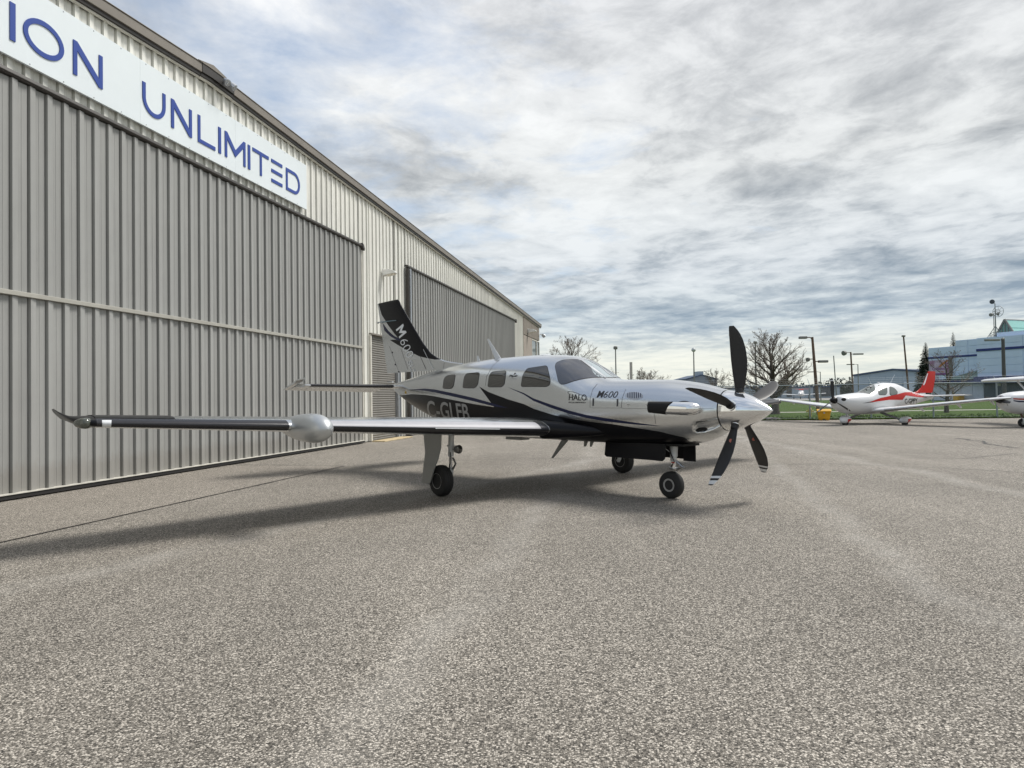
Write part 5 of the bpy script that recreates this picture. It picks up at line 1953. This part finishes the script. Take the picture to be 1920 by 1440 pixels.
for fx, fz, fw, fh in ((.05, .78, .22, .07), (.05, .66, .2, .07), (.05, .88, .24, .06), (.80, .70, .16, .10), (.80, .52, .16, .12), (.80, .34, .16, .12), (.80, .20, .16, .08)):
    MB().box(x0 + w_ * fx, x0 + w_ * (fx + fw), -.125, -.105, z0_ + h_ * fz, z0_ + h_ * (fz + fh)).build('banner_block', mat('banner_pink', (.34, .12, .28), .5), BAN)
MB().box(x1 + .05, x1 + .35, -.35, -.07, zlow + .2, z1_ + .3).build('downpipe', M_STPOLE, terminal)
# skylight: gabled glass roof
gx0, gz0 = zb_(1150, 650)
gx1, gz1 = zb_(1275, 425)
gx2, gz2 = zb_(1415, 570)
sk = MB()
ya, yb2 = -.4, 14.0
# gable faces the left-front; the ridge runs along the facade to the right
sk_len = 16
A0, A1, A2 = (gx0, zR), (gx1, gz1), (gx2, gz2)
skl = empty('skylight', (0, 0, 0))
skl.parent = terminal
hw_, ez = (gx2 - gx0) / 2, zR + .02
xc_ = (gx0 + gx2) / 2 - .15
rz_ = gz1
for sg in (1, -1):
    for j in range(4):
        for i in range(2):
            ya_, yb_ = .95 + j * 3.6 + .05, .95 + (j + 1) * 3.6 - .05
            t0, t1 = i / 2 + .02, (i + 1) / 2 - .02
            q = MB()
            pa = (xc_ + sg * hw_ * (1 - t0), ez + (rz_ - ez) * t0)
            pb = (xc_ + sg * hw_ * (1 - t1), ez + (rz_ - ez) * t1)
            q.prism([pa, pb, (pb[0] - sg * .05, pb[1] - .06), (pa[0] - sg * .05, pa[1] - .06)], lambda u, v, d: (u, d, v), ya_, yb_)
            q.build('pane', M_GREENG, skl)
fr_ = MB()
for sg in (1, -1):
    fr_.tube([(xc_ + sg * (hw_ + .1), .9, ez - .05), (xc_, .9, rz_ + .06)], .13, 6)
for t in (-.66, -.33, 0, .33, .66):
    fr_.tube([(xc_ + t * hw_, .9, ez), (xc_ + t * hw_, .9, ez + (rz_ - ez) * (1 - abs(t)))], .06, 6)
fr_.tube([(xc_, .9, rz_ + .03), (xc_, 15.4, rz_ + .03)], .07, 6)
fr_.build('frame', M_STPOLE, skl)
gb = MB()
gb.prism([(xc_ - hw_, ez), (xc_ + hw_, ez), (xc_, rz_)], lambda u, v, d: (u, d, v), .93, .97)
gb.build('gable_pane', mat('dark_green_glass', (.10, .24, .21), .12, spec=.7), skl)
MB().box(gx0 + .8, xr, -.2, .85, zR, zR + .55).build('parapet', M_BLUEW, terminal)

# antenna mast on the roof
am = B_M @ Vector((zb_(1065, 660)[0], 2.0, zR))
mast = empty('antenna_mast', am, B_RZ, 'roof antenna mast with wire dishes and a dark drum on top', 'antenna')
k_ = (am - C_O).y / FPX
topz = 100 / 7.2 * 0
MH = (660 - 190) / 7.2 * k_
MB().tube([(0, 0, 0), (0, 0, MH)], [.10, .05], 8).build('mast', M_STPOLE, mast, smooth=40)
for sx, sy in ((-.9, -.5), (1.3, -.5), (.2, 1.0)):
    MB().tube([(sx, sy, 0), (0, 0, MH * .36)], .045, 6).build('leg', M_STPOLE, mast)


def grid_dish(c, r_, nm):
    o_ = empty(nm, c)
    o_.parent = mast
    mb = MB()
    for rr in (r_, r_ * .42):
        mb.tube([(rr * math.cos(a), .12 * rr / r_, rr * math.sin(a)) for a in np.linspace(0, 2 * math.pi, 25)], .03, 5)
    mb.build('rim', M_STPOLE, o_)
    mb = MB()
    for a in np.linspace(0, 2 * math.pi, 9)[:-1]:
        mb.tube([(r_ * .1 * math.cos(a), .2, r_ * .1 * math.sin(a)), (r_ * math.cos(a), .12, r_ * math.sin(a))], .02, 4)
    mb.tube([(-r_ * .3, -.5, 0), (r_ * .3, -.5, 0)], .03, 4)
    mb.build('spoke', M_STPOLE, o_)


grid_dish((45 / 7.2 * k_, -.2, MH * .76), 72 / 7.2 * k_, 'grid_dish')
grid_dish((-25 / 7.2 * k_, -.2, MH * .07), 50 / 7.2 * k_, 'grid_dish')
MB().lathe([(-.15, .18), (.0, .30), (.2, .30), (.22, .2)], (-35 / 7.2 * k_, 0, MH + 28 / 7.2 * k_), (.5, -1, 0), 14).build('drum', mat('dark_drum', (.05, .055, .07), .5), mast, smooth=40)
MB().tube([(0, 0, MH), (-25 / 7.2 * k_, 0, MH + 5 / 7.2 * k_)], .03, 5).build('drum_arm', M_STPOLE, mast)


# low sheds
def shed(name, label, px0, px1, Y0, Y1, py0, py1, pybase, m_, ridge=0., nb=6):
    p0, p1 = at_depth(px0, pybase, Y0), at_depth(px1, pybase, Y1)
    h0, h1 = at_depth(px0, py0, Y0).z, at_depth(px1, py1, Y1).z
    a = Vector((p0.x, p0.y, 0))
    b_ = Vector((p1.x, p1.y, 0))
    d = (b_ - a)
    L = d.length
    o = empty(name, a, math.atan2(d.y, d.x), label, 'building', 'sheds beyond the airfield fence')
    wl_ = MB()
    hm = (h0 + h1) / 2 + ridge
    prof_ = [(0, 0), (L, 0), (L, h1), (L * .5, hm), (0, h0)] if ridge else [(0, 0), (L, 0), (L, h1), (0, h0)]
    wl_.prism(prof_, lambda u, v, dd: (u, dd, v), 0, 18)
    w = wl_.build('wall', m_, o)
    rf = MB()
    rp = [(-.3, h0), (L * .5, hm), (L + .3, h1)] if ridge else [(-.3, h0), (L + .3, h1)]
    rf.prism([(u, v + .02) for u, v in rp] + [(u, v + .32) for u, v in rp[::-1]], lambda u, v, dd: (u, dd, v), -.3, 18.3)
    rf.build('roof', mat('dark_blue_roof_edge', (.05, .08, .14), .5), o)
    for i in range(1, nb):
        MB().box(L * i / nb - .05, L * i / nb + .05, -.05, 0, 0, min(h0, h1) - .1).build('pilaster', M_BLUEW2, w)
    return o, L, (h0 + h1) / 2


sh, SL, SHh = shed('metal_shed', 'grey blue metal shed with low gable roof behind the white airplane', 1601, 1760, 142, 128, 705.5, 700, 740, M_BLUEW2, .9, 5)
MB().box(SL * .62, SL * .76, -.4, -.02, 0, 3.2).build('tank', mat('pale_tank', (.55, .62, .68), .4), sh, bevel=.3)
MB().tube([(SL * .55, 3, SHh), (SL * .55, 3, SHh + 1.9)], .16, 8).build('flue', M_STPOLE, sh)
lh, LL, LHh = shed('long_hangar_row', 'long low blue grey hangar row far beyond the lawn', 1325, 1575, 172, 172, 729.5, 725.5, 745, M_BLUEW2, 0, 9)
for f_ in (.52, .60, .80, .86, .90):
    MB().box(LL * f_, LL * f_ + 1.3, -.06, -.01, .4, 3.0).build('door', mat('far_dark_door', (.08, .09, .10), .6), lh)
fb, FL, FH = shed('distant_clubhouse', 'distant dark roofed building behind the airplane cowl', 1288, 1345, 210, 210, 712, 712, 742, mat('distant_wall', (.20, .23, .27), .7), 1.3, 3)
MB().box(FL * .45, FL * .62, 2, 8, FH, FH + 2.6).build('roof_lantern', mat('distant_lantern', (.35, .4, .45), .5), fb)


# far parked airplane
fp = at_depth(1500, 748, 152)
fa_ = empty('distant_airplane', (fp.x, fp.y, 0), R(-118), 'tiny white airplane with red top parked by the far hangar row', 'airplane')
loft_body([(0, .15, 1.3, .9, 1.1, 2), (.5, .5, 1.5, .6, 1.05, 2.2), (1.8, .6, 1.6, .6, 1.05, 2.2), (2.6, .6, 2.1, .6, 1.1, 2.2), (4.0, .5, 2.0, .7, 1.1, 2.2), (7, .1, 1.3, 1.0, 1.1, 2)], 7, 0, 7, 24, 20).build('fuselage', M_WHITEA, fa_, smooth=50)
wing_mesh(MB(), [((-1.9, -5.0, 1.2), 1.3, .12), ((-1.6, 0, .85), 1.6, .14), ((-1.9, 5.0, 1.2), 1.3, .12)]).build('wing', M_WHITEA, fa_, smooth=40)
wing_mesh(MB(), [((-6.0, -1.6, 2.2), .8, .1), ((-6.0, 1.6, 2.2), .8, .1)]).build('tailplane', M_REDA, fa_, smooth=40)
wing_mesh(MB(), [((-5.6, 0, 1.1), 1.4, .06), ((-6.2, 0, 2.3), .8, .08)], (0, 1, 0), 0).build('fin', M_REDA, fa_, smooth=40)
MB().prism([(-2.3, 2.05), (-3.9, 2.05), (-3.8, 2.14), (-2.5, 2.14)], lambda u, v, d: (u, d, v), -.45, .45).build('cabin_roof', M_REDA, fa_)
for x_, y_ in ((-.8, 0), (-2.6, 1.5), (-2.6, -1.5)):
    MB().tube([(x_, y_, .9), (x_, y_, .3)], .06, 6).build('gear_leg', M_STPOLE, fa_)
    MB().lathe([(-.08, .15), (-.06, .24), (.06, .24), (.08, .15)], (x_, y_, .24), (0, 1, 0), 14).build('wheel', M_TYRE, fa_)


# =================================================================== trees
M_BARK = mat('grey_bark', (.075, .062, .052), .9, vary=.3, vscale=8, bump=.5, bscale=20)
M_TWIG = mat('twigs', (.20, .165, .14), .9, vary=.25, vscale=4)


def bare_tree(name, px, base, top, Y, label, width=.95, seed=1, trunk=.16, clear=.22, rise=.75, nlimb=26, z0=.0, tw=.0055):
    """leafless tree: a leader with limbs set round it, each limb forking three times; trunk and limbs one mesh, twigs another"""
    rnd = random.Random(seed)
    pb, pt = at_depth(px, base, Y), at_depth(px, top, Y)
    Ht = pt.z
    o = empty(name, (pb.x, pb.y, z0), rnd.uniform(0, 6), label, 'tree', 'leafless trees')
    tr, cr_ = MB(), MB()

    def limb(p, d, L, r_, lev):
        n = 5 if lev == 1 else 4
        pts, rad = [p.copy()], [r_]
        q, dd = p.copy(), d.copy()
        for i in range(n):
            dd = (dd + Vector((rnd.gauss(0, .13), rnd.gauss(0, .13), rnd.gauss(.05, .10)))).normalized()
            q = q + dd * (L / n)
            pts.append(q.copy())
            rad.append(max(tw, r_ * (1 - .7 * (i + 1) / n)))
        (tr if lev == 1 else cr_).tube(pts, rad, 5 if lev == 1 else 3, cap=False)
        if lev >= 4:
            return
        kids = (8, 6, 3)[lev - 1]
        for k in range(kids):
            t = .22 + .78 * (k + rnd.random()) / kids
            t = min(t, .99)
            i = int(t * n)
            bp = pts[i].lerp(pts[i + 1], t * n - i)
            loc = (pts[i + 1] - pts[i]).normalized()
            ax = Matrix.Rotation(rnd.uniform(0, 2 * math.pi), 3, loc) @ loc.orthogonal().normalized()
            nd = Matrix.Rotation(rnd.uniform(.45, .95), 3, ax) @ loc
            nd.z += .22
            nd.normalize()
            limb(bp, nd, L * rnd.uniform(.34, .52) * (1.15 - .5 * t), max(tw, rad[i] * .55), lev + 1)

    # leader
    lp, lr = [], []
    off = Vector((0, 0, 0))
    nseg = 12
    for i in range(nseg + 1):
        t = i / nseg
        if i > 2:
            off = off + Vector((rnd.gauss(0, .02), rnd.gauss(0, .02), 0)) * Ht * .5
        lp.append(Vector((off.x, off.y, -.05 + t * Ht * .93)))
        lr.append(max(tw * 1.5, trunk * (1.25 if i == 0 else 1) * (1 - t) ** .85 + .01))
    tr.tube(lp, lr, 9, cap=False)
    ga = rnd.uniform(0, 6)
    for k in range(nlimb):
        t = clear + (1 - clear) * (k / nlimb) ** 1.15
        i = min(nseg - 1, int(t * nseg))
        p = lp[i].lerp(lp[i + 1], t * nseg - i)
        ga += 2.4 + rnd.uniform(-.3, .3)
        u = (t - clear) / (1 - clear)
        el = rise * (.55 + .75 * u) + rnd.uniform(-.12, .12)
        d = Vector((math.cos(ga) * math.cos(el), math.sin(ga) * math.cos(el), math.sin(el)))
        L = Ht * width * .5 * (1.0 - .62 * u ** 1.4) * rnd.uniform(.8, 1.1)
        limb(p, d, L, max(tw * 1.5, lr[i] * rnd.uniform(.34, .52)), 1)
    zmax = max(v[2] for v in cr_.v)
    sc = Ht / zmax
    for mbx in (tr, cr_):
        mbx.v = [(x, y, z * sc) for x, y, z in mbx.v]
    tr.build('trunk', M_BARK, o, smooth=60, fix=False)
    cr_.build('crown', M_TWIG, o, fix=False)
    return o


bare_tree('bare_tree', 1454, 775, 613, 46, 'large bare tree with wide crown right of the propeller', 1.02, 7, .26, .22, .70, 36)
bare_tree('bare_tree', 1775, 774, 653, 44, 'small bare tree in front of the building banner', 1.05, 21, .13, .22, .62, 15, tw=.0045)
bare_tree('bare_tree', 1070, 745, 628, 85, 'bare tree behind the airplane roof beside the brown hangar end', 1.15, 33, .30, .2, .8, 24, tw=.010)
bare_tree('bare_tree', 1214, 745, 687, 95, 'rounded bare tree behind the airplane cowl', 1.5, 45, .22, .22, .62, 22, tw=.010)
bare_tree('bare_tree', 1342, 745, 690, 105, 'thin bare tree left of the propeller hub', 1.2, 52, .18, .2, .7, 18, tw=.010)


def spruce(px, base, top, Y, label, seed, wid=.17):
    rnd = random.Random(seed)
    pb, pt = at_depth(px, base, Y), at_depth(px, top, Y)
    Ht = pt.z
    o = empty('spruce_tree', (pb.x, pb.y, 0), 0, label, 'tree', 'spruce trees beside the pale building')
    MB().tube([(0, 0, 0), (0, 0, Ht * .97)], [Ht * .02, .02], 7).build('trunk', M_BARK, o, smooth=60)
    mb = MB()
    z = Ht * .06
    while z < Ht:
        R0 = Ht * wid * (1 - z / Ht) ** .8 + .06
        for k in range(16):
            a = rnd.uniform(0, 2 * math.pi)
            rl = R0 * rnd.uniform(.6, 1.15)
            d = Vector((math.cos(a), math.sin(a), 0))
            for j in range(11):
                t = rnd.uniform(.05, 1)
                p = Vector((0, 0, z)) + d * rl * t + Vector((0, 0, -.22 * rl * t + .12 * rl * t * t))
                s_ = (rl * .20 + .05) * rnd.uniform(.6, 1.3)
                n1 = Vector((rnd.gauss(0, 1), rnd.gauss(0, 1), rnd.gauss(0, .5))).normalized() * s_
                n2 = (d * .8 + Vector((rnd.gauss(0, .5), rnd.gauss(0, .5), -.35))).normalized() * s_ * 1.4
                mb.add([p - n1 * .5, p + n1 * .5, p + n2], [(0, 1, 2)])
        z += Ht * .017
    mb.build('crown', mat('spruce_needles', (.022, .034, .018), .85, vary=.4, vscale=2), o, fix=False)


spruce(1738, 750, 642, 112, 'dark spruce at the left corner of the pale building', 3, .20)
spruce(1790, 750, 622, 150, 'dark spruce top showing above the pale building roof', 8, .14)

# distant wood on the horizon
def wood():
    rnd = random.Random(9)
    mb = MB()
    for i in range(7000):
        x = rnd.uniform(-160, 330)
        Y = rnd.uniform(300, 340)
        hgt = 8 + 3 * math.sin(x * .05) + 2 * math.sin(x * .17)
        z = rnd.uniform(0, 1) ** .6 * hgt * .8
        s_ = rnd.uniform(.5, 1.1)
        n1 = Vector((rnd.gauss(0, 1), rnd.gauss(0, .6), rnd.gauss(0, 1))).normalized() * s_
        n2 = Vector((rnd.gauss(0, 1), rnd.gauss(0, .6), rnd.gauss(0, 1))).normalized() * s_
        p = Vector((x, Y, z * .8))
        mb.add([p - n1, p + n1, p + n2], [(0, 1, 2)])
    xs_ = np.arange(-160, 331, 1.5)
    tops = [(2.2 + 1.6 * math.sin(x * .05) ** 2 + 1.2 * math.sin(x * .17) + rnd.uniform(0, 1.6)) for x in xs_]
    n_ = len(xs_)
    mb.add([(x, 322, 0) for x in xs_] + [(x, 322, max(1, tz)) for x, tz in zip(xs_, tops)], [(i, i + 1, n_ + i + 1, n_ + i) for i in range(n_ - 1)])
    o = mb.build('distant_wood', mat('distant_foliage', (.075, .080, .075), .9, vary=.4, vscale=.15), fix=False)  # distance haze is mixed into this greyed foliage colour
    tag(o, 'dark distant tree line on the horizon beyond the airfield', 'wood', kind='stuff')


wood()
